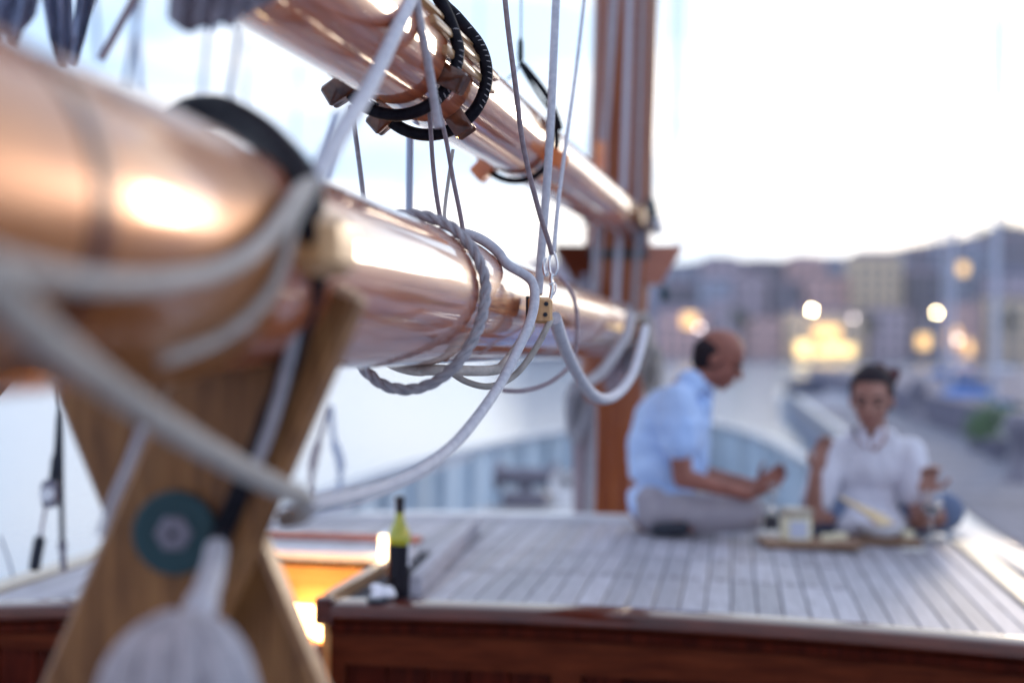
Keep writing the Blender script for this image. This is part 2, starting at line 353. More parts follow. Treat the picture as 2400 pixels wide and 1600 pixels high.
def window(kind,parent,c,wd,ht):
    key=(kind,wd,ht)
    if key not in winmesh:
        f=MB(); 
        for sx in (-1,1): f.box((sx*(wd/2+.06),0,0),.12,.12,ht+.24)
        for sz in (-1,1): f.box((0,0,sz*(ht/2+.06)),wd,.12,.12)
        p=MB(); p.box((0,.02,0),wd,.06,ht)
        a=bpy.data.meshes.new('window'); a.from_pydata([tuple(v) for v in f.v],[],f.f); a.materials.append(M['shutter'])
        q=bpy.data.meshes.new('pane'); q.from_pydata([tuple(v) for v in p.v],[],p.f); q.materials.append(M[kind])
        winmesh[key]=(a,q)
    a,q=winmesh[key]
    o=bpy.data.objects.new('window',a); COL.objects.link(o); o.parent=parent; o.location=Vector(c)-LOC[parent]
    g=bpy.data.objects.new('pane',q); COL.objects.link(g); g.parent=o
def building(x0,x1,yt,yb,d,colr,label,lit=()):
    a=at(x0,yb,d); c=at(x1,yt,d); wdt=c.x-a.x; z0=0.3 if yb>=835 else a.z-1.5; z1=c.z
    t_=thing('building',label,'building',((a.x+c.x)/2,d,z0)); dep=max(9,wdt*.8)
    mb=MB(); mb.box(((a.x+c.x)/2,d+dep/2,(z0+z1)/2),wdt,dep,z1-z0); part('wall',mb,'b_'+colr,t_,False)
    rb=MB(); cx=(a.x+c.x)/2; hw=wdt/2+.4
    if (x0//10)%3: 
        rh=min(2.2,wdt*.16); y0=d-.4; y1=d+dep+.4; ym=(y0+y1)/2
        rb.add([(cx-hw,y0,z1),(cx+hw,y0,z1),(cx+hw,y1,z1),(cx-hw,y1,z1),(cx-hw*.6,ym,z1+rh),(cx+hw*.6,ym,z1+rh)],[(3,2,1,0),(0,1,5,4),(1,2,5),(2,3,4,5),(3,0,4)])
    else: rb.box((cx,d+dep/2,z1+.25),wdt+.6,dep+.6,.5)
    part('roof',rb,'roof',t_,False)
    nf=max(1,int((z1-z0)/3.3)); nc=max(1,int(wdt/3.4)); k=0
    for i in range(nf):
        for j in range(nc):
            wx=cx-wdt/2+wdt*(j+.5)/nc; wz=z0+1.9+i*3.3
            if wz>z1-.8: continue
            kind='litwin' if k in lit else 'win'; k+=1
            window(kind,t_,(wx,d-.05,wz),1.1,1.6)
    return t_
B=[ # back tier first: x0,x1,top,base,depth
 (1235,1330,612,720,468,'lavender','lavender house on the skyline behind the boom end'),
 (1560,1640,622,700,470,'blue-grey','blue grey house on the skyline just right of the mast'),
 (1645,1740,612,700,466,'lavender','lavender block on the skyline above the bald man'),
 (1750,1840,618,690,470,'slate','slate block on the skyline right of the lavender one'),
 (1850,1935,608,690,465,'rose','rose grey house on the skyline near its middle'),
 (1945,2030,612,690,470,'blue-grey','blue grey house on the skyline before the wooded ridge'),
 (2140,2235,590,680,468,'slate','slate house under the wooded ridge'),
 (2245,2330,575,680,465,'blue-grey','blue grey house high under the wooded ridge'),
 (2335,2430,560,680,468,'slate','slate house highest on the right hill'),
 (1555,1630,668,780,440,'slate','narrow slate building beside the mast, middle tier'),
 (1640,1715,655,780,436,'blue-grey','blue grey building in the middle tier above the bald man'),
 (1722,1800,650,780,440,'lavender','tall lavender building in the middle tier'),
 (1810,1880,665,780,438,'slate','slate building in the middle tier over the round street light'),
 (1890,1990,650,780,436,'rose','rose building in the middle tier over the lit shopfronts'),
 (2000,2115,600,760,430,'beige','wide beige building, the palest on the hillside'),
 (2125,2210,640,780,436,'slate','dark slate building right of the palest one'),
 (2220,2300,610,780,440,'blue-grey','blue grey building with an orange lit window high on the hill',),
 (2310,2420,650,790,436,'lavender','lavender building at the right border, middle tier'),
 (1230,1340,720,850,405,'slate','slate waterfront building behind the boom close to the mast'),
 (1545,1660,735,850,404,'rose','rose waterfront building left of the bald head'),
 (1668,1740,712,850,405,'lavender','narrow lavender waterfront building right above the bald head'),
 (1748,1832,745,850,404,'rose','rose waterfront building left of the lit shopfronts'),
 (1840,2030,738,850,403,'stone','long stone waterfront building with glowing shopfronts'),
 (2040,2130,725,850,405,'lavender','lavender waterfront building above the seated man in white'),
 (2138,2210,740,850,404,'slate','slate waterfront building behind the right street light'),
 (2218,2300,715,850,405,'rose','rose waterfront building with lit ground floor'),
 (2308,2440,700,850,404,'stone','stone waterfront building at the right border'),
]
blds=[building(*x,lit=((0,) if 'lit window' in x[6] else ())) for x in B]
def shopfront(parent,x0,x1,y0,y1,d,m_,name='lit_shopfront'):
    a=at(x0,y1,d); c=at(x1,y0,d); mb=MB(); mb.box(((a.x+c.x)/2,d-.1,(a.z+c.z)/2),c.x-a.x,.15,c.z-a.z); part(name,mb,m_,parent,False)
st=blds[22]
shopfront(st,1868,1898,800,832,402.6,'litwin2'); shopfront(st,1938,1968,806,830,402.6,'litwin2'); shopfront(st,1976,2002,808,832,402.6,'litwin2'); shopfront(st,1910,1932,815,832,402.6,'litwin2')
shopfront(st,1908,1968,765,795,402.6,'litwin','lit_upper_window')
shopfront(blds[19],1600,1632,735,765,403.6,'litwin','lit_window_row')
shopfront(blds[25],2222,2248,770,815,404.4,'litwin','lit_doorway'); shopfront(blds[16],2246,2268,618,642,439.6,'litwin','lit_window_row')
shopfront(blds[25],2262,2280,800,830,404.4,'litwin','lit_doorway')
shopfront(blds[24],2150,2180,785,815,403.6,'litwin','lit_doorway')
def street_lamp(x,y,d,r,m_,label,yb=840):
    p=at(x,y,d); t_=thing('street_lamp',label,'street lamp',(p.x,d,0.5),'street lamps along the waterfront')
    mb=MB(); mb.tube([(p.x,d+.5,0.5),(p.x,d+.5,p.z+.2),(p.x,d+.2,p.z+.5)],.08,8); part('pole',mb,'rig',t_)
    mb=MB(); mb.ball(p,r,n=12); part('lamp_head',mb,m_,t_)
street_lamp(1903,727,398,0.27,'streetlamp','bright street lamp glowing over the shopfronts, round and pale yellow')
street_lamp(2195,733,398,0.25,'streetlamp','bright street lamp at the right, behind the pale mast')
street_lamp(2000,745,398,0.25,'dimlamp','dim whitish street lamp right of the brightest one')
street_lamp(1640,768,398,0.30,'dimlamp','dim rosy street lamp over the shoulder of the bald man')
street_lamp(2245,795,398,0.28,'dimlamp','dim orange street lamp at the right near the quay boats')
# trees
M['leaf']=mat('dark_foliage',(0.022,0.045,0.036),0.8,c2=(0.05,0.085,0.06),scale=0.8)
M['leafg']=mat('green_foliage',(0.045,0.12,0.030),0.7,c2=(0.09,0.20,0.05),scale=6)
M['bark']=mat('bark',(0.10,0.08,0.07),0.9,c2=(0.15,0.12,0.10),scale=3)
def tree(x,yt,yb,d,wpx,label,n=420,mname='leaf',ls=.9):
    a=at(x,yb,d); c=at(x,yt,d); H=c.z-a.z; W=wpx*d/FPX
    t_=thing('tree',label,'tree',a)
    mb=MB(); mb.tube([a,a+ZZ*H*.4+Vector((.02*H,0,0)),a+ZZ*H*.8],[H*.035,H*.025,H*.01],8)
    for k in range(4):
        an=k*1.7; mb.tube([a+ZZ*H*(.35+.08*k),a+ZZ*H*(.55+.08*k)+Vector((math.cos(an)*W*.3,math.sin(an)*W*.3,0))],[H*.015,H*.006],6)
    part('trunk',mb,'bark',t_)
    rnd=random.Random(int(x)); mb=MB()
    cl_=[(rnd.uniform(-.32,.32)*W,rnd.uniform(-.32,.32)*W,rnd.uniform(.42,.85)*H,rnd.uniform(.16,.28)*W) for _ in range(9)]
    for i in range(n):
        cx,cy,cz,r=cl_[i%9]; v=Vector((rnd.gauss(0,1),rnd.gauss(0,1),rnd.gauss(0,.8))).normalized()*r*rnd.uniform(.5,1.05)
        p=a+Vector((cx,cy,cz))+v; q=ls*H*.045; u=Vector((rnd.gauss(0,1),rnd.gauss(0,1),rnd.gauss(0,1))).normalized(); w_=u.orthogonal().normalized()
        mb.add([p-u*q,p+w_*q*.5,p+u*q,p-w_*q*.5],[(0,1,2,3)])
    part('crown',mb,mname,t_,False)
tree(1735,715,800,395,60,'dark tree on the waterfront above the bald head')
tree(2042,725,800,395,50,'dark tree on the waterfront between the shopfronts and the seated man in white')
tree(2372,720,800,395,50,'dark tree on the waterfront near the right border')
for i,(x,yt,yb,wp,lb) in enumerate([(2075,578,612,70,'dark tree at the low left end of the wooded ridge'),(2130,568,605,80,'dark tree second from the left on the wooded ridge'),(2190,556,600,80,'dark tree in the middle of the wooded ridge'),(2250,544,592,80,'dark tree right of the middle of the wooded ridge'),(2305,525,580,80,'dark tree below the hilltop on the wooded ridge'),(2350,508,560,80,'dark tree on the very hilltop at the right'),(2405,512,570,90,'dark tree right of the hilltop at the border')]):
    tree(x,yt,yb,500,wp,lb,n=500)
# far quay wall under the city
qb=MB(); qb.box((400,399,0.2),800,12,1.0); struct('far_quay',qb,'b_slate')
# dusk air
hz=bpy.data.materials.new('dusk_haze'); hz.use_nodes=True; t=hz.node_tree; t.nodes.remove(t.nodes['Principled BSDF'])
pv=t.nodes.new('ShaderNodeVolumePrincipled'); pv.inputs['Color'].default_value=(0.92,0.88,0.88,1); pv.inputs['Density'].default_value=0.00022; pv.inputs['Anisotropy'].default_value=0.35
t.links.new(pv.outputs['Volume'],t.nodes['Material Output'].inputs['Volume'])
zb=MB(); zb.box((0,600,31),3000,2000,66); struct('haze',zb,hz,kind='stuff')
# near pontoon and promenade to starboard
M['bluecov']=mat('blue_boat_cover',(0.02,0.12,0.42),0.7,c2=(0.03,0.16,0.5),scale=3)
M['pont']=mat('pontoon_concrete',(0.20,0.22,0.30),0.8,c2=(0.27,0.29,0.37),scale=1.5)
M['prom']=mat('promenade_stone',(0.13,0.13,0.20),0.85,c2=(0.18,0.17,0.25),scale=1.2)
pb=MB(); pb.box(bp(4.1,34,-2.0),2.6,62,0.5,BAX); pb.box(bp(4.1,34,-2.45),2.4,62,0.6,BAX); struct('pontoon',pb,'pont')
M['qboard']=mat('weathered_grey_board',(0.13,0.14,0.20),0.8,c2=(0.21,0.22,0.29),scale=4)
dk=thing('pontoon_decking','grey boarded decking laid along the pontoon right of the seated man in white','decking',bp(4.1,5,-1.75))
for i in range(118):
    s_=5+i*.36+.17; mb=MB(); mb.box(bp(4.15,s_,-1.73),2.2,.33,.03,BAX); part('board',mb,'qboard',dk,False)
mb=MB(); mb.box(bp(2.78,34,-1.86),.06,61,.16,BAX,bev=.02); part('rubbing_strake',mb,'dark',dk,False)
mb=MB(); mb.box(bp(3.0,34,-1.735),.22,61,.04,BAX,bev=.01); part('kerb',mb,'white',dk,False)
for lat,s__,lb in ((4.9,14.5,'white power pedestal nearest the bow on the pontoon, right of the man in white'),(4.9,24,'white power pedestal farther along the pontoon')):
    c=bp(lat,s__,-1.71); tp=thing('power_pedestal',lb,'pedestal',c); mb=MB(); mb.box(c+ZZ*.45,.22,.2,.9,BAX,bev=.03); part('cabinet',mb,'white',tp); mb=MB(); mb.box(c+ZZ*.93,.26,.24,.06,BAX,bev=.02); part('cap',mb,'bluecov',tp)
pb=MB(); pb.box(bp(14.5,54,-1.75),18,90,1.4,BAX); struct('promenade',pb,'prom')
# moored boats
def moored(lat,s,ln,wd,hull,cover,mastpx,label,ht=1.0):
    o=bp(lat,s,0); o.z=0; t_=thing('moored_boat',label,'boat',o)
    mb=MB(); n=9; st_=[]
    for i in range(n):
        u=i/(n-1); ww=wd/2*(math.sin(math.pi*(.18+.82*(1-u)))**.6 if u<.98 else .05); sh=ht*(1+.25*u*u)
        c=bp(lat,s-ln/2+ln*u,0); c.z=0
        st_.append([c-BR*ww*.75+ZZ*(-.1),c-BR*ww+ZZ*sh,c+BR*ww+ZZ*sh,c+BR*ww*.75+ZZ*(-.1)])
    vs=sum(st_,[]); fs=[(3,2,1,0),tuple(range(len(vs)-4,len(vs)))]
    for i in range(n-1):
        for k in range(4): j=(k+1)%4; fs.append((i*4+k,i*4+j,i*4+4+j,i*4+4+k))
    mb.add(vs,fs); part('hull',mb,hull,t_)
    mb=MB(); c=bp(lat,s+ln*.05,0); c.z=ht*1.05+.25; mb.box(c,wd*.55,ln*.35,.5,BAX,bev=.12); part('cabin',mb,'white',t_)
    mb=MB(); c=bp(lat,s-ln*.28,0); c.z=ht*1.05+.35; mb.box(c,wd*.7,ln*.28,.7,BAX,bev=.2); part('cover',mb,cover,t_)
    if mastpx:
        h=mastpx; c=bp(lat,s+ln*.08,0); mb=MB(); c.z=ht; mb.tube([c,c+ZZ*h],[.085,.055],10); part('mast',mb,'pole',t_)
        mb=MB(); c2=c+ZZ*1.4; mb.tube([c2,c2-BF*ln*.36],.07,8); part('boom',mb,'pole',t_)
        mb=MB()
        for sgn in (-1,1): mb.tube([c+BR*sgn*wd*.42,c+ZZ*h*.95],.012,5)
        part('shroud',mb,'rig',t_)
M['darkcov']=mat('dark_boat_cover',(0.05,0.06,0.11),0.8)
M['bluehull']=mat('blue_hull',(0.06,0.16,0.36),0.35,coat=.5)
moored(3.5,62,6,2.2,'bluehull','darkcov',0,'small dark blue boat afloat on the bright water between the two men',.7)
moored(8.4,52,7.5,2.4,'white','darkcov',0,'white motor boat with dark cover behind the head of the man in white',1.0)
moored(5.95,30.5,5.5,.9,'b_slate','darkcov',11.0,'grey sailing boat whose pale mast stands farthest right',.9)
moored(6.55,40.5,7.5,1.6,'b_slate','bluecov',13,'sailing boat with bright blue cover beside the pontoon',1.0)
moored(7.6,20,6.0,1.9,'bluehull','darkcov',0,'open blue boat with dark cover at the right border beside the pontoon',.9)
moored(10.5,70,9,2.8,'white','bluecov',13,'white sailing boat farthest off along the promenade',1.1)
# bushes in planters on the promenade
def bush(x,y,d,wpx,hpx,label):
    a=at(x,y,d); W=wpx*d/FPX; H=hpx*d/FPX; t_=thing('potted_bush',label,'plant',a)
    mb=MB(); mb.lathe([(W*.22,0),(W*.3,H*.3),(W*.32,H*.32),(W*.28,H*.32)],a,16); part('pot',mb,'b_slate',t_)
    mb=MB(); rnd=random.Random(int(x))
    for i in range(500):
        v=Vector((rnd.gauss(0,.25)*W,rnd.gauss(0,.2)*W,H*(.62+rnd.gauss(0,.17)))); p=a+v; u=Vector((rnd.gauss(0,1),rnd.gauss(0,1),rnd.gauss(.6,.6))).normalized()*W*.06; w_=u.orthogonal()*.35
        mb.add([p-u,p+w_,p+u,p-w_],[(0,1,2,3)])
    part('foliage',mb,'leafg',t_,False)
bush(2335,1075,17,110,150,'fresh green bush in a pot at the water side right of the man in white')
bush(2290,1060,19,70,90,'smaller green bush in a pot left of the larger one')
def bollard(x,y,d,label):
    a=at(x,y,d); r=.11; mb=MB(); mb.lathe([(r*1.3,0),(r*1.3,.05),(r*.8,.12),(r*.75,.4),(r*1.25,.5),(r*1.3,.6),(r*.9,.68),(r*.2,.7)],a,18); solo('bollard',mb,'grey',label,'bollard')
bollard(2150,990,22,'dark mooring bollard on the pontoon right of the head of the man in white')
bollard(2385,1130,14,'dark mooring bollard at the right border of the view')
# ------------------------------------------------------------------ own boat: hull, bulwarks, foredeck
def rail(side):
    pts=[(-2.05,7.0),(-2.06,9.0),(-2.0,11.2),(-1.75,13.8),(-1.3,16.2),(-0.7,18.0),(0,19.2)] if side<0 else [(0,19.2),(.55,17.6),(.95,15.4),(1.22,12.8),(1.5,10.6),(1.75,8.6),(1.93,6.5),(1.98,4.0),(1.98,2.0)]
    return spline([bp(a,s,-.95+.004*max(0,s-9)) for a,s in pts],6)
for side in (-1,1):
    P=rail(side)
    t_=thing('bulwark','pale blue port bulwark with stanchions and a dark cap rail, left of the mast' if side<0 else 'pale blue starboard bulwark sweeping from the bow past the man in white','bulwark',P[0]-ZZ*.5)
    mb=MB()
    for i in range(0,len(P)-1):
        a,b_=P[i],P[i+1]; q=(b_-a).cross(ZZ).normalized()*.03; e=(b_-a)*.004
        mb=MB(); mb.hexa([a-ZZ*.62-q+e,b_-ZZ*.62-q-e,b_-ZZ*.62+q-e,a-ZZ*.62+q+e,a-ZZ*.045-q+e,b_-ZZ*.045-q-e,b_-ZZ*.045+q-e,a-ZZ*.045+q+e]); part('panel',mb,'bulw',t_,False)
        if i%2==0:
            mb=MB(); inn=(b_-a).cross(ZZ).normalized()*(.06 if side<0 else .06); mb.box(a+inn-ZZ*.335,.05,.05,.56,BAX,bev=.008); part('stanchion',mb,'bulw',t_,False)
    mb=MB()
    for i in range(len(P)-1):
        a,b_=P[i],P[i+1]; q=(b_-a).cross(ZZ).normalized()*.08
        q0=q if i==0 else (P[i+1]-P[i-1]).cross(ZZ).normalized()*.08
        q1=q if i==len(P)-2 else (P[i+2]-P[i]).cross(ZZ).normalized()*.08
        mb.hexa([a-q0-ZZ*.04,b_-q1-ZZ*.04,b_+q1-ZZ*.04,a+q0-ZZ*.04,a-q0,b_-q1,b_+q1,a+q0])
    part('cap_rail',mb,'capr',t_,False)
hl=MB(); pl=rail(-1); pr=rail(1)
pl=[bp(-2.0,-1,-.95),bp(-2.02,3,-.95)]+pl
pr=list(reversed(pr)); pr=[bp(1.98,-1,-.95)]+pr
# deck sheet: fan between the two rails at matching stations
def resample(P,n):
    L_=[0]
    for i in range(1,len(P)): L_.append(L_[-1]+(P[i]-P[i-1]).length)
    out=[]
    for k in range(n):
        d=L_[-1]*k/(n-1); i=max(j for j in range(len(L_)) if L_[j]<=d+1e-9); i=min(i,len(P)-2); t=(d-L_[i])/((L_[i+1]-L_[i]) or 1); out.append(P[i].lerp(P[i+1],t))
    return out
A_=resample(pl,40); B_=resample(pr,40); mb=MB()
vs=[p-ZZ*.62 for p in A_]+[p-ZZ*.62 for p in B_]; mb.add(vs,[(i,40+i,41+i,i+1) for i in range(39)]); struct('deck',mb,'deck')
mb=MB(); vs=[]
for p,q in zip(A_,B_):
    c=(p+q)/2; a=p-BR*.0; z0=-CAMH+CAM.z
    vs+=[p-ZZ*.07,Vector((c.x+(p.x-c.x)*.8,c.y+(p.y-c.y)*.8,-.3)),q-ZZ*.07,Vector((c.x+(q.x-c.x)*.8,c.y+(q.y-c.y)*.8,-.3))]
fs=[]
for i in range(39): fs+=[(i*4,i*4+4,i*4+5,i*4+1),(i*4+2,i*4+3,i*4+7,i*4+6)]
mb.add([v+(BR*.05*(1 if k%4>1 else -1)) for k,v in enumerate(vs)],fs); solo('hull',mb,'white','white hull of the schooner below its bulwarks','hull')
# foredeck gear
c=at(1232,1185,11.5); t_=thing('anchor_windlass','dark anchor windlass on the foredeck left of the mast','windlass',c)
mb=MB(); mb.box(c+ZZ*.06,.36,.3,.12,BAX,bev=.02); part('base',mb,'grey',t_,False)
mb=MB(); mb.tube([c+ZZ*.24-BR*.22,c+ZZ*.24+BR*.22],.07,14)
for s_ in (-1,1): mb.tube([c+ZZ*.24+BR*s_*.2,c+ZZ*.24+BR*s_*.25],.12,16)
part('drum',mb,'grey',t_)
mb=MB(); mb.tube([c+ZZ*.1,c+ZZ*.31],.05,12); part('post',mb,'grey',t_)
c=at(1325,1195,10.5); t_=thing('cowl_vent','white cowl vent on the foredeck beside the mast foot','vent',c)
mb=MB(); mb.tube(spline([c,c+ZZ*.14,c+ZZ*.2-BF*.04,c+ZZ*.21-BF*.12],6),[.05]*13+[.06,.07,.085,.1,.105,.11],16,cap=False); part('cowl',mb,'white',t_)
mb=MB(); mb.lathe([(.09,0),(.09,.015),(.055,.03)],c,18); part('base',mb,'white',t_)
c=at(1690,1150,9.0); mb=MB(); mb.ball(c,(.12,.16,.07),ax=BAX,n=18); mb.tube([c-BF*.17,c-BF*.2],.02,8); solo('fender',mb,'white','white fender lying on the foredeck behind the forearm of the bald man','fender')
# ------------------------------------------------------------------ coachroof
S0,S1=4.32,6.70; LL,LR=-1.92,1.53; OL,OR,OS=-1.30,-.68,5.36
def rh(lat): return -.792-.020*lat*lat
t_=thing('coachroof','mahogany coachroof with silver teak planks, behind the crossed crutch','cabin roof',bp(0,S0,-1.45))
ROOF=t_
def strip(mb,l0,l1,s0,s1,top,thick):
    n=max(1,int((l1-l0)/.15))
    for i in range(n):
        a=l0+(l1-l0)*i/n; b_=l0+(l1-l0)*(i+1)/n
        mb.hexa([bp(a,s0,rh(a)+top-thick),bp(b_,s0,rh(b_)+top-thick),bp(b_,s1,rh(b_)+top-thick),bp(a,s1,rh(a)+top-thick),bp(a,s0,rh(a)+top),bp(b_,s0,rh(b_)+top),bp(b_,s1,rh(b_)+top),bp(a,s1,rh(a)+top)])
mb=MB()
for (a,b_,c_,d_) in ((LL,OL-.03,S0+.03,S1-.03),(OR+.03,LR,S0+.03,S1-.03),(OL-.03,OR+.03,OS+.03,S1-.03)): strip(mb,a,b_,c_,d_,-.006,.03)
part('caulking_bed',mb,'caulk',t_,False)
pw=.081; gap=.0055
def planks(l0,l1,s0,s1,segs):
    n=round((l1-l0)/pw); 
    for i in range(n):
        a=l0+(l1-l0)*i/n+gap/2; b_=l0+(l1-l0)*(i+1)/n-gap/2
        ss=[s0]+[q for q in segs if s0<q<s1 and (a<.95)]+[s1]
        for k in range(len(ss)-1):
            g=.009; dz=random.uniform(-.0006,.0006); q0=ss[k]+(g if k else 0); q1=ss[k+1]-(g if k<len(ss)-2 else 0)
            ch=.002; h0,h1=rh(a)+dz,rh(b_)+dz; mb=MB()
            low=[bp(a,q0,h0-.02),bp(b_,q0,h1-.02),bp(b_,q1,h1-.02),bp(a,q1,h0-.02)]
            mid=[bp(a,q0,h0-ch),bp(b_,q0,h1-ch),bp(b_,q1,h1-ch),bp(a,q1,h0-ch)]
            top=[bp(a+ch,q0+ch,h0),bp(b_-ch,q0+ch,h1),bp(b_-ch,q1-ch,h1),bp(a+ch,q1-ch,h0)]
            mb.add(low+mid+top,[(8,9,10,11),(0,1,5,4),(1,2,6,5),(2,3,7,6),(3,0,4,7),(4,5,9,8),(5,6,10,9),(6,7,11,10),(7,4,8,11)])
            part('plank',mb,'teak',t_,False)
SEG=[5.10,5.60]
planks(OR+.20,LR-.005,S0+.10,S1-.05,SEG); planks(LL+.005,OL-.06,S0+.10,S1-.05,SEG); planks(OL-.055,OR+.195,OS+.16,S1-.05,SEG)
mb=MB()
for i in range(round((.95-OR-.2)/pw)):
    lat=OR+.20+(LR-.005-OR-.20)*(i+.5)/round((LR-.005-OR-.20)/pw)
    for q in SEG:
        for e_ in (-.03,.03): mb.lathe([(.006,0),(.006,.0012)],bp(lat,q+e_,rh(lat)),8)
part('plank_plugs',mb,'mahogf',t_,False,kind='stuff')
# trims
mb=MB(); prof=[]
def rounded_trim(mb,l0,l1,s0,h,w_,th):
    n=max(2,int(abs(l1-l0)/.1)); rings=[]
    for i in range(n+1):
        lat=l0+(l1-l0)*i/n; y=rh(lat)+h; ring=[]
        for (ds,dh) in ((w_,-th),(0.012,-th),(0,-th+.012),(0,-.016),(.004,-.006),(.014,0),(w_,.002)): ring.append(bp(lat,s0+ds,y+dh))
        rings.append(ring)
    k=7; vs=sum(rings,[]); fs=[tuple(range(k)),tuple(reversed(range(n*k,n*k+k)))]
    for i in range(n):
        for j in range(k): q=(j+1)%k; fs.append((i*k+j,i*k+k+j,i*k+k+q,i*k+q))
    mb.add(vs,fs)
mb=MB(); rounded_trim(mb,OR+.005,LR+.04,S0-.03,.010,.125,.05); part('front_rail',mb,'mahog',t_)
mb=MB(); rounded_trim(mb,LL-.04,OL-.005,S0-.03,.010,.125,.05); part('front_rail',mb,'mahog',t_)
mb=MB(); strip(mb,LL-.03,LR-.02,S1-.045,S1+.05,.022,.06); part('forward_rail',mb,'white',t_,False)  # glossy reflection on this trim is put into the white colour
for s_,l0,l1 in ((-1,LL-.13,LL-.002),(1,LR+.002,LR+.11)):
    mb=MB(); mb.hexa([bp(l0,S0+.07,rh(l0)-.05),bp(l1,S0+.07,rh(l1)-.05),bp(l1,S1,rh(l1)-.05),bp(l0,S1,rh(l0)-.05),bp(l0,S0+.07,rh(l0)+.012),bp(l1,S0+.07,rh(l1)+.012),bp(l1,S1,rh(l1)+.012),bp(l0,S1,rh(l0)+.012)]); part('side_rail',mb,'cream',t_,False)
# front face: frame and recessed panels
def face(l0,l1,nP):
    hb_=-1.48
    mb=MB()
    def fr(a,b_,h0,h1,dep=0.0):
        mb.hexa([bp(a,S0+dep,h0),bp(b_,S0+dep,h0),bp(b_,S0+.05,h0),bp(a,S0+.05,h0),bp(a,S0+dep,h1),bp(b_,S0+dep,h1),bp(b_,S0+.05,h1),bp(a,S0+.05,h1)])
    n=8
    for i in range(n):
        a=l0+(l1-l0)*i/n; b_=l0+(l1-l0)*(i+1)/n; ta,tb=rh(a)-.042,rh(b_)-.042
        mb.hexa([bp(a,S0,-.975),bp(b_,S0,-.975),bp(b_,S0+.05,-.975),bp(a,S0+.05,-.975),bp(a,S0,ta),bp(b_,S0,tb),bp(b_,S0+.05,tb),bp(a,S0+.05,ta)])
    fr(l0,l1,hb_,-1.36)
    W=(l1-l0)/nP
    for i in range(nP+1):
        c=l0+W*i; a=max(l0,c-.045); b_=min(l1,c+.045); fr(a,b_,-1.36,-.975)
    part('frame',mb,'mahogf',t_,False)
    mb=MB(); mb.box(bp((l0+l1)/2,S0+.058,-1.17),l1-l0,.012,.62,BAX); part('backing',mb,'mahogp',t_,False)
    mb=MB(); n=24
    mold=MB()
    for i in range(n):
        a=l0+(l1-l0)*i/n; b_=l0+(l1-l0)*(i+1)/n; ta,tb=rh(a)-.043,rh(b_)-.043
        mold.hexa([bp(a,S0-.016,ta-.03),bp(b_,S0-.016,tb-.03),bp(b_,S0-.001,tb-.038),bp(a,S0-.001,ta-.038),bp(a,S0-.02,ta-.004),bp(b_,S0-.02,tb-.004),bp(b_,S0-.001,tb),bp(a,S0-.001,ta)])
    part('moulding',mold,'mahogp',t_,False)
    for i in range(nP):
        a=l0+W*i+.045; b_=l0+W*(i+1)-.045; mb=MB()
        k=max(1,round((b_-a)/.13))
        for j in range(k):
            a2=a+(b_-a)*j/k+.002; b2=a+(b_-a)*(j+1)/k-.002; mb=MB(); mb.box(bp((a2+b2)/2,S0+.03,-1.168),b2-a2,.02,.384,BAX,bev=.003); part('panel',mb,'mahogp',t_,False)
face(OR+.03,LR,3); face(LL,OL-.03,1)
# cabin sides
mb=MB(); mb.box(bp(LR-.02,(S0+S1)/2,-1.18),.04,S1-S0-.1,.62,BAX); mb.box(bp(LL+.02,(S0+S1)/2,-1.2),.04,S1-S0-.1,.56,BAX); mb.box(bp((LL+LR)/2,S1-.03,-1.18),LR-LL-.1,.04,.6,BAX); part('side_wall',mb,'white',t_,False)
# hatch: coamings round the companionway
t2=thing('companion_hatch','open companion hatch with red far coaming and glowing cabin below','hatch',bp(-.99,4.4,-.85))
mb=MB(); mb.box(bp(OR+.012,(S0+.02+4.98)/2,-.795),.03,.64,.065,BAX,bev=.006); mb.box(bp(OR+.012,(4.98+OS)/2+.006,-.80),.035,OS-4.98,.05,BAX,bev=.006); part('coaming',mb,'batten',t2)
mb=MB(); mb.box(bp(OL-.012,(S0+OS)/2,-.79),.05,OS-S0,.09,BAX,bev=.008); part('coaming',mb,'batten',t2)
mb=MB(); mb.box(bp((OL+OR)/2-.01,OS+.12,-.745),OR-OL+.14,.05,.03,BAX,bev=.008); part('handrail',mb,'redrail',t2)
mb=MB()
for a in (OL,OR): mb.box(bp(a,OS+.12,-.785),.03,.04,.05,BAX)
part('rail_post',mb,'redrail',t2,False)
mb=MB(); mb.box(bp((OL+OR)/2,OS+.04,-.803),OR-OL+.1,.1,.035,BAX,bev=.006); part('sill',mb,'napkin',t2,False)
mb=MB(); mb.box(bp(OR+.012,S0-.012,-.812),.055,.04,.085,BAX,bev=.006); part('end_block',mb,'mahog',t2)
a,b_=bp(-.43,4.5,rh(-.43)+.001),bp(-.53,6.1,rh(-.5)+.001); d_=(b_-a).normalized(); q=d_.cross(ZZ).normalized()
mb=MB(); mb.box((a+b_)/2+ZZ*.035,.045,(b_-a).length,.07,(q,d_,ZZ),bev=.006); part('slide_rail',mb,'teak',t2)
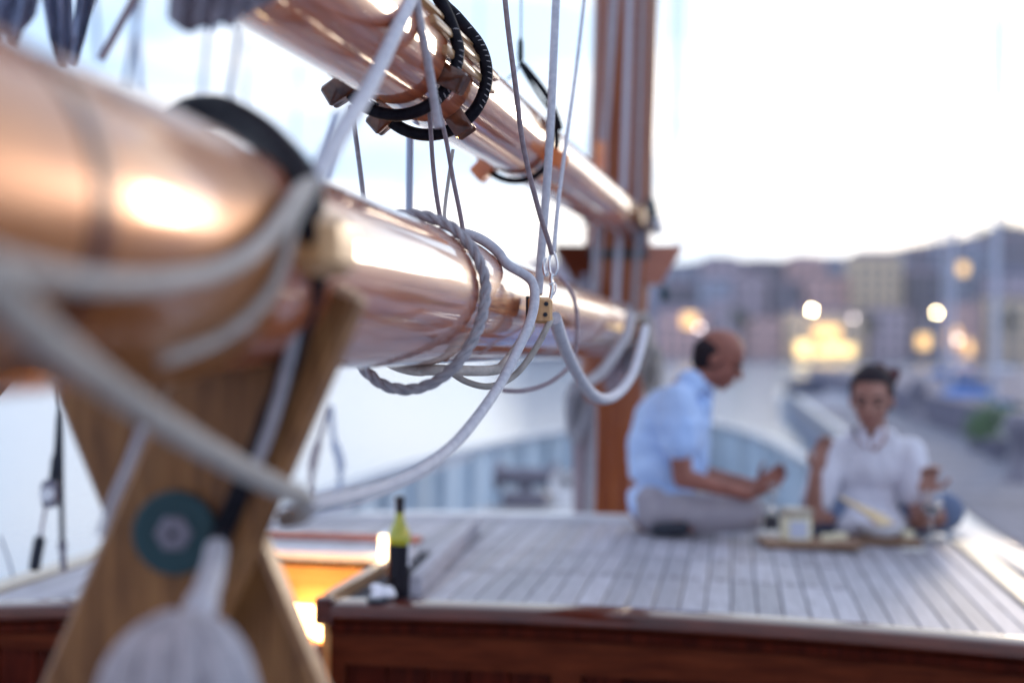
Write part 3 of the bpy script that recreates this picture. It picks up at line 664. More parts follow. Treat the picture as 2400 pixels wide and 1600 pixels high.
# cabin inside
t3=thing('lit_cabin','orange glowing cabin interior seen down the open companionway','cabin',bp(-.99,5.0,-2.35))
def wall(name,c,sx,sy,sz,mm='warmwood'):
    mb=MB(); mb.box(c,sx,sy,sz,BAX); part(name,mb,mm,t3,False)
wall('far_wall',bp(-.99,OS+.02,-1.60),.9,.03,1.5); wall('side_wall',bp(OL-.05,4.86,-1.6),.03,1.0,1.45); wall('side_wall',bp(OR+.0,4.87,-1.62),.03,.98,1.5)
wall('floor',bp(-.99,4.86,-2.36),.72,1.1,.03)
for i in range(4): wall('step',bp(-.99,4.42+.13*i*.6,-2.15+.0*i+.28*(3-i)*.9-.0),.54,.12,.03,'mahogf')
mb=MB(); c=bp(-1.0,OS-.08,-1.045); mb.box(c,.22,.04,.12,BAX,bev=.02); t4=thing('cabin_lamp','glowing white lamp inside the companionway','lamp',c-ZZ*.1); part('shade',mb,'lampw',t4)
mb=MB(); mb.box(c+BF*.045,.08,.05,.05,BAX); part('bracket',mb,'steel',t4,False)
pd=bpy.data.lights.new('cabin_light','POINT'); pd.energy=16; pd.color=(1,.58,.22); pd.shadow_soft_size=.08; po=bpy.data.objects.new('cabin_light',pd); COL.objects.link(po); po.location=bp(-1.0,4.95,-1.3)
# half door leaf beside the opening
mb=MB(); mb.box(bp(OR-.01,S0-.09,-1.16),.035,.16,.5,BAX,bev=.006); t5=thing('cabin_door','narrow mahogany door leaf folded beside the glowing companionway','door',bp(OR,S0-.1,-1.41)); part('leaf',mb,'redrail',t5)
mb=MB(); mb.ball(bp(OR-.035,S0-.13,-1.12),.012,n=10); part('knob',mb,'steel',t5)
# lantern and bottle, napkin
c=at(904,1322,5.35); t_=thing('lantern','small lit lantern glowing behind the wine bottle','lantern',c)
mb=MB(); mb.lathe([(.022,.008),(.024,.02),(.024,.105),(.02,.112)],c,16); part('glass',mb,'lampl',t_)
mb=MB(); mb.lathe([(.028,0),(.028,.008),(.02,.01)],c,16); mb.lathe([(.026,.112),(.012,.124),(.004,.128)],c,16); part('metal_cap',mb,'steel',t_)
c=at(934,1402,4.52); c.z=CAMH+rh(-.5)+.002
t_=thing('wine_bottle','dark wine bottle, yellow green at the shoulders, standing at the hatch corner','bottle',c)
mb=MB(); mb.lathe([(.032,0),(.0365,.004),(.037,.02),(.037,.168)],c,28); part('body',mb,'wine',t_)
mb=MB(); mb.lathe([(.037,.168),(.0375,.19),(.034,.208),(.024,.228),(.0165,.245),(.0145,.26),(.014,.268)],c,28); part('shoulder',mb,'bottle',t_,2)
mb=MB(); mb.lathe([(.0146,.268),(.0146,.305),(.0162,.307),(.0162,.318),(.014,.32)],c,20); part('capsule',mb,'capsule',t_)
mb=MB(); vs=[];fs=[]
for i in range(9):
    a=R(-38)+R(50)*i/8; x=math.cos(a)*.0378; y=math.sin(a)*.0378; vs+=[c+Vector((x,y,.10)),c+Vector((x,y,.172))]
for i in range(8): fs.append((i*2,i*2+2,i*2+3,i*2+1))
mb.add(vs,fs); part('label_sheet',mb,'label',t_)
c=at(906,1412,4.40); c.z=CAMH+rh(-.55)+.03; mb=MB()
rnd=random.Random(3)
for i in range(12): mb.ball(c+Vector((rnd.gauss(0,.016),rnd.gauss(0,.014),rnd.gauss(.006,.008))),(rnd.uniform(.012,.022),rnd.uniform(.01,.02),rnd.uniform(.008,.018)))
solo('napkin',remesh(mb,.003,3),'napkin','crumpled white napkin at the foot of the wine bottle','napkin')
c=at(885,1432,4.36); c.z=CAMH+rh(-.6)+.006; mb=MB(); mb.lathe([(.03,0),(.034,.012),(.034,.02),(.026,.022)],c-BR*.0,20); solo('saucer',mb,'dark','small dark dish under the crumpled napkin','dish')
# ------------------------------------------------------------------ mast
mz=7.42
def mst(x,y,d=mz): return at(x,y,d)
t_=thing('mast','thick varnished mast rising between the gaff and the sky','mast',mst(1424,1235))
mb=MB(); mb.tube([at(1421,1300,mz),at(1432,950,mz),at(1447,600,mz),at(1463,200,mz),at(1475,-300,mz)],[.172]*5,32); part('pole',mb,'mast',t_)
# collar of the mast: wooden spreader cheeks and iron bands
for y,r in ((515,.185),(600,.182),(820,.18)):
    mb=MB(); c=at(1450-(y-515)*.045,y,mz); mb.lathe([(r,-.02),(r+.006,-.015),(r+.006,.015),(r,.02)],c,28); part('iron_band',mb,'teal',t_)
for sx,lab in ((-1,None),(1,None)):
    c=at(1448+sx*88,615,mz-.03); mb=MB(); X=RT*sx
    mb.prism([(-.10,-.12),(.02,-.12),(.13,.06),(.135,.085),(-.10,.085)] if sx>0 else [(-.10,.085),(.135,.085),(.13,.06),(.02,-.12),(-.10,-.12)],c,X,UP,FW,.16,.01); part('bolster',mb,'redrail' if sx>0 else 'mahogf',t_,False)
for i,(x,y,r) in enumerate(((1526,490,.05),(1540,530,.045),(1512,525,.05),(1556,690,.035),(1370,690,.07),(1500,560,.06))):
    c=at(x,y,mz-.25); mb=MB(); mb.lathe([(r*.5,-r*.5),(r,-r*.35),(r,r*.35),(r*.5,r*.5)],c,16,ax=(1,.2,.1)); mb.box(c+ZZ*r*1.1,r*.5,r*.5,r*.9,bev=r*.1)
    solo('pulley_block',mb,'ceram' if i in (1,) else ('teal' if i in (0,3) else 'grey'),['teal pulley block highest at the gaff jaws','white pulley block at the gaff jaws, farthest right','grey pulley block close against the mast at the gaff jaws','small teal pulley block right of the mast under the bolster','grey pulley block left of the mast under the bolster','grey pulley block just below the gaff jaws'][i],'pulley')
# halyards along the mast
hal=[((1448,-60),(1405,470),(1395,600),(1385,790),.014,'rope','grey lavender halyard down the left of the mast to the boom'),
     ((1478,-60),(1462,420),(1448,620),(1440,800),.016,'ropew','thick pale halyard down the middle of the mast'),
     ((1508,-60),(1495,430),(1492,620),(1478,800),.014,'rope','grey halyard down the right half of the mast'),
     ((1402,-60),(1400,200),(1402,330),(1404,440),.007,'ropep','thin rosy halyard near the left edge of the mast'),
     ((1536,-60),(1531,200),(1528,440),(1526,500),.008,'ropeb','pale tan halyard along the right edge of the mast'),
     ((1432,-60),(1420,300),(1415,480),(1400,700),.008,'rope','slender grey halyard between the two thick pale ones')]
for i,(a,b_,c,d_,r,mm,lb) in enumerate(hal):
    mb=MB(); mb.tube(spline([at(*a,mz-.42),at(*b_,mz-.4),at(*c,mz-.38),at(*d_,mz-.36)],8),r,10); solo('halyard',mb,mm,lb,'rope')
mb=MB(); c=at(1406,378,mz-.5); mb.box(c,.045,.03,.2,bev=.01); solo('leather_guard',mb,'warm_lit','leather guard coloured as lit orange on a halyard where the gaff meets the mast','guard')  # warm light on the leather painted as orange
# tangle at the mast: rope coils on belaying pins
for i,(x,y,w_,h_,mm,lb) in enumerate(((1500,800,60,120,'ropeb','beige rope coil hanging right of the boom end'),(1470,790,50,140,'rope','grey rope coil hanging in the middle at the boom end'),(1530,860,38,100,'ropeb','small beige rope coil hanging above the bald man'),(1350,960,38,130,'rope','grey rope coil hanging left of the mast foot'),(1440,870,40,90,'ropep','rosy rope coil on the mast below the boom'))):
    mb=MB(); rnd=random.Random(i)
    for k in range(5):
        ww=w_*rnd.uniform(.5,.8); hh=h_*rnd.uniform(.75,1.05); d=mz-.5+rnd.uniform(-.05,.05); ox=rnd.uniform(-8,8)
        mb.tube(spline([at(x+ox+ww*.5*math.sin(a),y-hh*.5*math.cos(a)*(1 if math.cos(a)>0 else 1.2),d+.03*math.sin(2*a)) for a in [j*math.pi/4 for j in range(8)]],5,True),.014,8)
    solo('rope_coil',mb,mm,lb,'rope coil')
# ------------------------------------------------------------------ boom
BOOMR=.126
def bc(s,h=0): return bp(0,s,.092+h)
def boomr(s): return BOOMR if s<6 else BOOMR-.02*(s-6)
def on_boom(x,y,off=0.0,near=True):
    d=ray(x,y); o=CAM-bc(0); r=BOOMR+off
    dp=d-BF*d.dot(BF); op=o-BF*o.dot(BF)
    a=dp.dot(dp); b_=2*dp.dot(op); c=op.dot(op)-r*r; D=b_*b_-4*a*c
    if D<0: D=0
    k=(-b_-math.sqrt(D))/(2*a); return CAM+d*k
t_=thing('boom','thick varnished wooden boom running from the left foreground to the mast','boom',bc(1.5)-ZZ*.13)
mb=MB(); ps=[bc(x) for x in (.15,.6,1.0,1.44,1.9,2.4,3,3.8,4.6,5.4,6.2,6.9,7.15)]; mb.tube(ps,[boomr(x) for x in (.15,.6,1.0,1.44,1.9,2.4,3,3.8,4.6,5.4,6.2,6.9,7.15)],56); part('spar',mb,'spar',t_,2)
mb=MB(); mb.lathe([(BOOMR+.0015,0),(BOOMR+.007,.004),(BOOMR+.007,.80),(BOOMR+.001,.806),(BOOMR+.001,.828),(BOOMR+.0075,.834),(BOOMR+.007,1.23),(BOOMR+.001,1.24)],bc(.19),64,ax=BF); part('added_sleeve',mb,'gold_reflect',t_)  # added sleeve, tinted metal that turns sky reflections golden
for s_,w_ in ((1.008,.024),):
    mb=MB(); mb.lathe([(BOOMR+.005,-w_/2),(BOOMR+.0095,-w_/2+.003),(BOOMR+.0095,w_/2-.003),(BOOMR+.005,w_/2)],bc(s_),64,ax=BF); part('dark_band',mb,'mahog',t_)
mb=MB(); c=on_boom(752,575,.012); mb.box(c,.06,.10,.065,BAX,bev=.014); part('side_cleat',mb,'blockwood',t_)
mb=MB(); c=bc(7.15); 
for s_ in (-1,1): mb.prism([(-.3,-.05),(.05,-.05),(.22,-.03),(.22,.04),(.05,.05),(-.3,.05)],c+BR*s_*.10,BF,ZZ,BR,.05,.01)
part('jaw',mb,'mahogf',t_,False)
# small wooden toggle block
c=on_boom(1278,726,.0); c=c-BF*0
ax=BAX
cb=at(1266,727,2.92)
tb=thing('toggle_block','small pale wooden block with drilled holes lashed to the side of the boom','block',cb-ZZ*.03)
mb=MB(); mb.box(cb,.050,.040,.054,(RT*.995-UP*.05,FW,UP),bev=.006); part('wood_body',mb,'blockwood',tb)
for k,(x,y) in enumerate(((1280,712),(1278,737),(1252,724))):
    mb=MB(); p=at(x,y,2.8975); mb.lathe([(.0047,0),(.0047,.0016),(.0034,.002),(.0034,-.004)],p,14,ax=-FW); part('drilled_hole',mb,'dark',tb)
mb=MB(); mb.box(at(1237,722,2.94),.008,.03,.05,(RT,FW,UP),bev=.002); part('side_plate',mb,'dark',tb)
# ------------------------------------------------------------------ gaff
GD=Vector((.1716,1,.0225)); GX0=Vector((-.651,0,CAMH+.477))
# turn into world using the level view (roll handled by at())
def gpt(z):
    x=1200+FPX*(-.651+.1716*z)/z; y=815-FPX*(.477+.0225*z)/z; return at(x,y,z)
GAX=(gpt(6)-gpt(2)).normalized(); GR=GAX.cross(ZZ).normalized(); GU=GR.cross(GAX).normalized(); GRAD=.097
t_=thing('gaff','varnished wooden gaff slanting from the top of the photo down to the mast','gaff',gpt(2.8)-ZZ*.1)
mb=MB(); zs=[.9,1.4,1.9,2.4,3,3.8,4.6,5.4,6.2,7.0]; mb.tube([gpt(z) for z in zs],[GRAD]*len(zs),48); part('spar',mb,'spar',t_,2)
def gang(z,deg,r): a=R(deg); return gpt(z)+(GR*math.cos(a)+GU*math.sin(a))*r
def chock(z,deg,mm,par,ln=.085,th=.034,ht=.05,outw=0.0):
    a=R(deg); n_=GR*math.cos(a)+GU*math.sin(a); tn=GAX.cross(n_); o=gpt(z)+n_*(GRAD-.006)
    out=[(-ln*.62,0),(ln*.62,0),(ln*.66,ht*.55),(ln*.6,ht*.98),(ln*.42,ht*1.05),(ln*.22,ht*.78),(0,ht*.55),(-ln*.22,ht*.78),(-ln*.42,ht*1.05),(-ln*.6,ht*.98),(-ln*.66,ht*.55)]
    # cross extrude along the tangent, waist narrower than the horns
    mb=MB(); mb.prism(out,o,GAX,n_,tn,th,.004); return part('chock',mb,mm,par)
for z,degs in ((2.58,(212,-26)),(2.83,(222,-56))):
    for dg in degs: chock(z,dg,'chock',t_,.036,.040,.060 if dg>0 else .048)
for dg,z0,z1 in ((-4,2.52,2.98),(17,2.44,3.04),(36,2.40,3.0)):
    a=R(dg); n_=GR*math.cos(a)+GU*math.sin(a); tn=GAX.cross(n_); c=(gang(z0,dg,GRAD+.004)+gang(z1,dg,GRAD+.004))/2
    mb=MB(); mb.box(c,.017,(z1-z0),.016,(tn,GAX,n_),bev=.003); part('batten',mb,'batten',t_)
for dg in (222,-25): chock(3.86,dg,'warm_lit',t_,.06,.045,.055)
mb=MB()
for s_ in (-1,1): mb.prism([(-.35,-.04),(.05,-.05),(.5,-.03),(.5,.04),(.05,.05),(-.35,.04)],gpt(7.0)+GR*s_*.09,GAX,GU,GR,.045,.01)
part('jaw',mb,'mahogf',t_,False)
def hoop(z,r,tr,a0,a1,extra,label,name='leather_strop',stitch=True,tilt=0.0,mm='black'):
    P=[gang(z+tilt*math.cos(R(a)),a,r) for a in range(a0,a1+1,8)]
    P=[*extra[0],*P,*extra[1]]
    P=spline(P,3); t2=thing(name,label,'strop',P[len(P)//2])
    mb=MB(); mb.tube(P,tr,14); part('leather_cover',mb,mm,t2)
    if stitch:
        mb=MB(); rnd=random.Random(int(z*100))
        lo,hi=int(len(P)*.62),len(P)-6
        for i in range(lo,hi,2):
            p=P[i]; t=(P[i+1]-P[i-1]).normalized(); v=(CAM-p).normalized(); s=t.cross(v).normalized(); b0=(v*.9+s*.45).normalized()
            mb.tube([p+b0*tr*.98-s*.0055+t*.002,p+b0*tr*1.06,p+(v*.75+s*.7).normalized()*tr*1.02+s*.001-t*.002],.0011,5)
        part('stitching',mb,'stitch',t2)
    return t2
# anticlockwise from lower left, under, up the right side and away to the lift above
hoop(2.83,GRAD+.020,.0125,170,402,([],[at(1068,38,2.8),at(1035,5,2.78),at(1010,-50,2.76)]),'black stitched leather strop round the gaff, the farther of the pair')
hoop(2.58,GRAD+.016,.0115,180,370,([],[at(1062,70,2.56),at(1042,22,2.55),at(1000,-50,2.53)]),'black stitched leather strop round the gaff, the nearer of the pair')
hoop(3.86,GRAD+.014,.009,195,400,([],[at(1312,300,3.8),at(1285,230,3.8),at(1240,170,3.8),at(1222,150,3.8)]),'thin black strop round the gaff beyond the chocks coloured as lit orange',stitch=False)
# ------------------------------------------------------------------ ropes in the middle ground
def rope(path,r,mm,label,twist=False,n=10,seg=10,cat='rope',closed=False,name='rope'):
    P=spline(path,seg,closed); mb=MB()
    if twist: mb.twist(P,r,r*7.5,3,7)
    else: mb.tube(P,r,n)
    return solo(name,mb,mm,label,cat)
# laid rope with its turn round the boom, hanging slack beneath
def bang(s,deg,r,dh=0): a=R(deg); return bc(s)+(BR*math.cos(a)+ZZ*math.sin(a))*r+ZZ*dh
P=[bang(2.50,a,BOOMR+.011) for a in range(150,1,-12)]
P+=[bang(2.49,-10,BOOMR+.012),bang(2.48,-24,BOOMR+.015),bang(2.47,-38,BOOMR+.020),bang(2.46,-52,BOOMR+.028),bang(2.46,-68,BOOMR+.036),bang(2.46,-84,BOOMR+.040),bang(2.46,-100,BOOMR+.036),bang(2.47,-116,BOOMR+.024),bang(2.48,-132,BOOMR+.014),bang(2.49,-150,BOOMR+.012)]
rope(P,.0100,'rope','grey laid rope with a turn round the boom and a slack bight beneath',twist=True,seg=10,name='laid_rope')
P=[bang(2.86,a,BOOMR+.011) for a in range(140,20,-12)]+[at(1243,655,2.83),at(1253,700,2.80),at(1240,760,2.75),at(1208,830,2.68),at(1172,900,2.6),at(1120,975,2.45),at(1060,1045,2.3),at(980,1105,2.1),at(900,1140,1.95),at(810,1165,1.75),at(720,1182,1.55)]
rope(P,.0098,'ropew','white rope over the boom, curving down in a long bight to the crutch',name='boom_guy')
P=[bang(2.62,a,BOOMR+.010) for a in range(-140,-75,12)]+[at(1150,868,2.72),at(1185,850,2.75),at(1215,810,2.85),at(1245,765,2.9)]
rope(P,.010,'ropeb','beige grey rope passing beneath the boom to the wooden block',name='preventer_line')
rope(pxs((1052,868,2.7),(1095,895,2.75),(1150,905,2.8),(1205,880,2.85),(1250,825,2.88),(1283,765,2.9),(1292,745,2.92)),.0065,'ropeb','thin beige rope slung under the boom up to the wooden block')
rope(pxs((1180,915,3.3),(1230,915,3.35),(1290,895,3.4),(1340,850,3.5),(1352,790,3.5),(1350,720,3.5),(1330,670,3.5),(1300,640,3.55)),.0055,'ropep','thin rosy cord looped round the boom beyond the block',name='cord')
rope(pxs((1300,745,3.05),(1318,800,3.2),(1345,860,3.4),(1380,915,3.6),(1415,935,3.8),(1450,920,4.0),(1480,880,4.2),(1500,820,4.4),(1512,770,4.6)),.0145,'ropew','thick white rope slung in a deep bight between the block and the mast',name='slack_rope')
rope(pxs((1350,905,4.6),(1400,880,4.8),(1440,830,5.0),(1470,780,5.2),(1478,740,5.4)),.020,'rope','thick grey rope rising below the boom end to the mast')
# hanging falls
rope(pxs((1306,-60,3.1),(1298,120,3.05),(1290,300,3.0),(1278,480,2.97),(1268,600,2.95),(1262,690,2.93)),.0088,'ropew','thick pale blue white fall dropping straight to the wooden block',name='lift_line')
rope(pxs((1178,-60,2.75),(1190,60,2.76),(1208,200,2.78),(1228,350,2.82),(1262,490,2.86),(1284,560,2.9),(1293,595,2.92)),.0052,'ropep','thin rosy grey cord slanting down to the steel snap hook',name='cord')
rope(pxs((1376,-60,3.5),(1352,150,3.4),(1326,340,3.2),(1310,460,3.1),(1298,590,2.95)),.0045,'ropew','thin white cord at the right of the snap hook, slanting in from above',name='cord')
rope(pxs((958,-20,2.5),(985,60,2.55),(1000,150,2.6),(1008,280,2.62),(1016,400,2.65),(1030,500,2.66),(1050,580,2.66),(1075,622,2.66),(1090,628,2.66),(1092,590,2.66),(1080,510,2.66),(1062,420,2.65),(1046,330,2.62),(1030,260,2.6),(1012,150,2.55),(990,60,2.52),(962,-20,2.5)),.0042,'ropep','long thin rosy cord loop dangling from above over the boom',name='cord')
rope(pxs((970,-30,2.3),(985,60,2.32),(1003,150,2.34),(1020,250,2.36),(1028,300,2.36)),.0075,'rope','grey rope tail hanging in front of the leather strops')
rope(pxs((1062,350,2.8),(1050,430,2.8),(1042,500,2.78),(1046,560,2.7)),.0035,'ropeb','hair thin pale cord behind the long cord loop',name='cord')
rope(pxs((822,250,2.9),(835,330,2.95),(848,430,3.0),(852,470,3.0)),.0052,'rope','short grey rope between the gaff and the boom, left one')
rope(pxs((961,305,3.3),(960,400,3.3),(959,500,3.3)),.0085,'rigl','straight blue grey rope between the gaff and the boom')
# snap hook
t_=thing('snap_hook','bright steel snap hook joining the cords above the wooden block','hook',at(1293,690,2.92))
mb=MB(); mb.tube(spline(pxs((1296,590,2.92),(1304,606,2.92),(1306,630,2.92),(1300,645,2.92),(1290,640,2.92),(1287,615,2.92),(1290,598,2.92)),6,True),.0026,8); part('eye',mb,'steel',t_)
mb=MB(); mb.tube(spline(pxs((1293,640,2.92),(1292,655,2.92),(1294,672,2.92),(1292,690,2.92),(1290,700,2.92)),5),.0042,10); part('shank',mb,'steel',t_)
mb=MB(); mb.tube(spline(pxs((1286,668,2.915),(1300,664,2.915),(1302,680,2.915),(1296,692,2.915)),5),.002,8); part('gate',mb,'steel',t_)
mb=MB(); mb.tube(spline(pxs((1278,604,2.9),(1274,625,2.9),(1278,645,2.9),(1284,640,2.9)),5),.003,8); part('shackle_pin',mb,'steel',t_)
# green black line with a fid behind the rosy cord
t_=thing('dark_lift','thin green black line with a dark sleeve, forked above the gaff','line',at(1222,150,3.8))
mb=MB(); mb.tube(pxs((1222,-60,3.8),(1221,90,3.8)),.0025,8); part('wire',mb,'ropeg',t_)
mb=MB(); mb.tube(pxs((1221,85,3.8),(1220,100,3.8),(1220,138,3.8),(1219,152,3.8)),[.002,.008,.0085,.003],12); part('sleeve',mb,'ropeg',t_)
mb=MB(); mb.tube(spline(pxs((1219,150,3.8),(1208,168,3.8),(1194,182,3.8),(1188,187,3.8)),5),.0025,8); part('short_leg',mb,'ropeg',t_)
mb=MB(); mb.tube(spline(pxs((1219,150,3.8),(1232,175,3.8),(1260,220,3.8),(1290,262,3.8)),5),.0045,8); part('long_leg',mb,'ropeg',t_)
# ------------------------------------------------------------------ crutch in the foreground
ct=thing('boom_crutch','crossed oak boom crutch in the left foreground under the boom','crutch',bp(0,1.7,-.75))
def arm(ax_,ay,bx,by,d0,d1,wd,th):
    a=at(ax_,ay,d0); b_=at(bx,by,d1); d_=(b_-a).normalized(); q=d_.cross(BF).normalized(); f=q.cross(d_).normalized()
    mb=MB(); mb.box((a+b_)/2,wd,th,(b_-a).length,(q,f,d_),bev=.008); return mb
part('arm',arm(706,625,243,1700,1.60,1.64,.166,.05),'oak',ct)
part('arm',arm(250,770,655,1760,1.74,1.70,.170,.05),'oak',ct)
c=at(415,1245,1.592); mb=MB(); mb.lathe([(.046,0),(.047,.004),(.047,.012),(.044,.015)],c,36,ax=-FW); part('washer',mb,'teal',ct)
mb=MB(); mb.lathe([(.021,.0),(.021,.019),(.017,.022)],c,6,ax=-FW); part('bolt_head',mb,'grey',ct)
mb=MB(); mb.lathe([(.005,.020),(.005,.0235),(.004,.024)],c,12,ax=-FW); part('bolt_hole',mb,'dark',ct)
# strap over the boom and down the arm
P=[at(400,290,1.78),at(450,262,1.74),at(520,262,1.70),at(600,305,1.64),at(665,365,1.56),at(712,425,1.50)]+[on_boom(x,y,.014) for x,y in ((728,480),(728,560))]+[at(742,650,1.50),at(712,750,1.54),at(668,880,1.56),at(620,1010,1.57),at(575,1120,1.575),at(535,1215,1.58),at(498,1290,1.585)]
mb=MB(); Q=spline(P,6); mb.tube(Q,[.019-.007*min(1,max(0,(k-30)/12)) for k in range(len(Q))],14)
solo('black_strap',mb,'black','thick black strap over the boom and down the right crutch arm','strap')
rope(pxs((700,700,1.50),(690,780,1.53),(672,860,1.545),(640,980,1.55),(600,1090,1.56)),.006,'rope','thin grey line standing in for the highlight beside the black strap on the crutch arm')  # pale tube drawn in place of the highlight along the strap
rope(pxs((-60,630,.76),(0,690,.80),(100,785,.90),(220,875,1.03),(340,962,1.14),(460,1037,1.26),(570,1100,1.38),(650,1140,1.46),(705,1165,1.53),(712,1200,1.62),(670,1215,1.70)),.0118,'ropeb','heavy beige rope slanting across the crutch in the foreground',name='mainsheet',n=14)
P=[on_boom(x,y,.017) for x,y in ((-60,600),(0,618),(100,642),(200,658),(300,662),(400,655),(480,642),(560,612),(620,565),(668,503),(700,450))]+[at(738,425,1.50)]
rope(P,.0082,'ropeb','broad grey rope wrapped low round the added sleeve of the boom',name='boom_lashing',n=14)
P=[at(738,425,1.47)]+[on_boom(x,y,.012) for x,y in ((688,520),(668,600),(635,680),(585,740),(520,790),(450,820),(380,845))]
rope(P,.0062,'ropeb','narrower pale rope curving round under the added boom sleeve',name='boom_lashing',n=12)
rope(pxs((700,478,1.47),(740,420,1.5),(800,310,1.68),(860,215,1.9),(915,100,2.1),(975,-30,2.35)),[.0125]*1 if False else .0118,'ropew','thick pale blue grey rope rising steeply from the boom past the gaff',name='topping_lift',n=14)
rope(pxs((335,1000,1.50),(300,1090,1.52),(265,1170,1.54),(235,1250,1.56)),.0045,'ropew','thin white cord on the left side of the crutch',name='cord')
# hank of white rope hanging on the bolt
t_=thing('rope_hank','bulky white rope hank hanging in front of the crutch at the bottom','rope coil',at(440,1640,1.34))
mb=MB(); mb.tube(spline(pxs((508,1285,1.54),(498,1335,1.47),(478,1400,1.40),(455,1460,1.36)),6),[.0125]*7+[.013]*6+[.016]*6,14); part('neck',mb,'ropew',t_)
hcn=at(425,1690,1.34)
mb=MB(); mb.ball(hcn,(.074,.056,.098),n=24,m_=14); part('core',mb,'rope',t_)
for k in range(15):
    a=-R(82)+R(164)*k/14; w_=Vector((math.sin(a),-math.cos(a),0)); pp=[]
    for q in range(9):
        ph=R(84)-R(170)*q/8; e_=math.cos(ph); pp.append(hcn+Vector((w_.x*.072*e_+.004*math.sin(k*2.3+q),w_.y*.054*e_,.098*math.sin(ph))))
    mb=MB(); mb.tube(spline(pp,4),.0095,9); part('loop',mb,'rope',t_)
# added orange lamp, in place of warm light reflected under the boom
c=at(12,838,1.10); t_=thing('added_lamp','added orange lamp warming the underside of the boom at the left border','lamp',c-ZZ*.03)
mb=MB(); mb.lathe([(.02,-.022),(.028,-.016),(.028,.016),(.02,.022)],c-RT*.022,20); part('lens',mb,mat('added_lamp_lens',(1,.45,.1),.4,emit=(1.0,.42,.09),es=1.6),t_)
mb=MB(); mb.box(c+RT*.02,.05,.05,.035,bev=.01); part('housing',mb,'batten',t_)
ld=bpy.data.lights.new('added_lamp_glow','POINT'); ld.energy=0.4; ld.color=(1,.42,.12); ld.shadow_soft_size=.03; lo=bpy.data.objects.new('added_lamp_glow',ld); COL.objects.link(lo); lo.location=c-RT*.03-ZZ*.035-FW*.03
# ------------------------------------------------------------------ tackle against the water at the left
d=5.1
t_=thing('lanyard_tackle','dark rope tackle with a pale block against the water at the left','tackle',at(115,1340,d))
mb=MB(); mb.tube(spline(pxs((140,840,d),(138,960,d),(132,1060,d),(125,1130,d)),5),[.006]*6+[.010]*5+[.017]*5,10); part('upper_rope',mb,'dark',t_)
mb=MB(); mb.prism([(-.022,-.05),(.022,-.05),(.034,0),(.026,.04),(0,.055),(-.026,.04),(-.034,0)],at(118,1155,d),RT,UP,FW,.04,.006); part('shell',mb,'grey',t_)
mb=MB(); mb.lathe([(.024,-.012),(.026,0),(.024,.012)],at(112,1158,d-.02),18,ax=FW); part('sheave',mb,'ceram',t_)
mb=MB(); mb.tube(spline(pxs((108,1185,d),(100,1225,d),(95,1260,d)),4),.006,8); part('left_fall',mb,'ropep',t_)
mb=MB(); mb.tube(spline(pxs((95,1255,d),(88,1290,d),(80,1335,d)),4),[.010]+[.021]*7+[.018],12); part('dead_eye',mb,'dark',t_)
mb=MB(); mb.tube(spline(pxs((142,960,d),(144,1150,d),(146,1270,d)),4),.010,8); part('right_fall',mb,'dark',t_)
mb=MB(); mb.tube(spline(pxs((146,1268,d),(147,1290,d),(149,1335,d)),4),[.016]*4+[.012]*5,12); part('turnbuckle',mb,'grey',t_)
rope(pxs((45,855,2.6),(20,885,2.6),(-30,945,2.6)),.010,'black','black rope end slanting out at the left border under the boom')
rope(pxs((0,1255,5.1),(20,1310,5.1),(30,1350,5.1)),.004,'rig','thin wire low at the left border against the water',name='wire')
# second tackle right of the crutch
d=6.5
t_=thing('lanyard_tackle','thin pair of brown lanyards right of the crutch arm against the water','tackle',at(745,1200,d))
for k,(x0,x1) in enumerate(((770,725),(775,790))):
    mb=MB(); mb.tube(spline(pxs((x0,950,d),((x0+x1)/2,1030,d),(x1+8,1090,d),(x1,1190,d)),5),[.012]*6+[.02]*5+[.012]*5,8); part('lanyard',mb,'ropep' if k==0 else 'rigl',t_)
# pale rail lines near the lower bight
rope(pxs((680,1205,6.8),(820,1185,7.0),(960,1120,8.2),(1100,1072,9.6)),.010,'ropew','slim white lifeline above the port bulwark',name='lifeline')
# ------------------------------------------------------------------ rigging against the sky
lines=[((143,-60),(146,135),12,.010,'rig','dark wire rising near the top left corner, left of a pair'),((153,-60),(152,135),12,.009,'rig','dark wire rising near the top left corner, right of a pair'),
((345,-60),(236,140),5,.009,'ropep','rosy dark stay slanting up from the boom at the top left'),((215,-60),(232,150),14,.016,'rigl','pale blue wire beside the slanting stay'),
((338,-60),(292,215),13,.015,'rig','blue grey shroud leaning right, left of the sail edge'),((310,-60),(328,215),13,.018,'rigl','pale blue grey shroud crossing the leaning one'),
((490,40),(470,255),13,.014,'rigl','pale stay under the sail edge, the left one'),((562,50),(532,262),9,.010,'rig','dark slate stay under the sail edge dropping to the boom'),
((582,90),(572,255),16,.012,'rigl','faint pale stay right of the dark slate one'),((700,150),(690,330),18,.014,'rigl','faint pale stay left of the first gaff chock'),
((1125,-60),(1120,180),20,.012,'rigl','faint pale stay over the gaff in the bright sky'),((2182,-60),(2190,620),40,.04,'rigl','faint far mast line in the bright sky, left of the right pair'),((2272,-60),(2282,640),40,.035,'rigl','faint far mast line in the bright sky, right of the right pair'),
((1596,-60),(1590,600),20,.022,'rigl','faint pale stay just right of the mast'),((1580,-60),(1570,520),20,.018,'rigl','faint stay close beside the mast, nearer it'),((2400,-60),(2398,110),12,.010,'rig','dark wire cutting the top right corner'),
((1140,440),(1135,600),20,.014,'rigl','faint pale stay between gaff and boom left of the lift'),((790,260),(760,420),7,.012,'rigl','faint blue line left of the steep pale rope'),
((1385,940),(1380,1215),7.0,.016,'rope','grey rope down the left edge of the mast foot'),((1352,940),(1358,1215),7.0,.018,'ropep','rosy grey rope just left of the mast foot')]
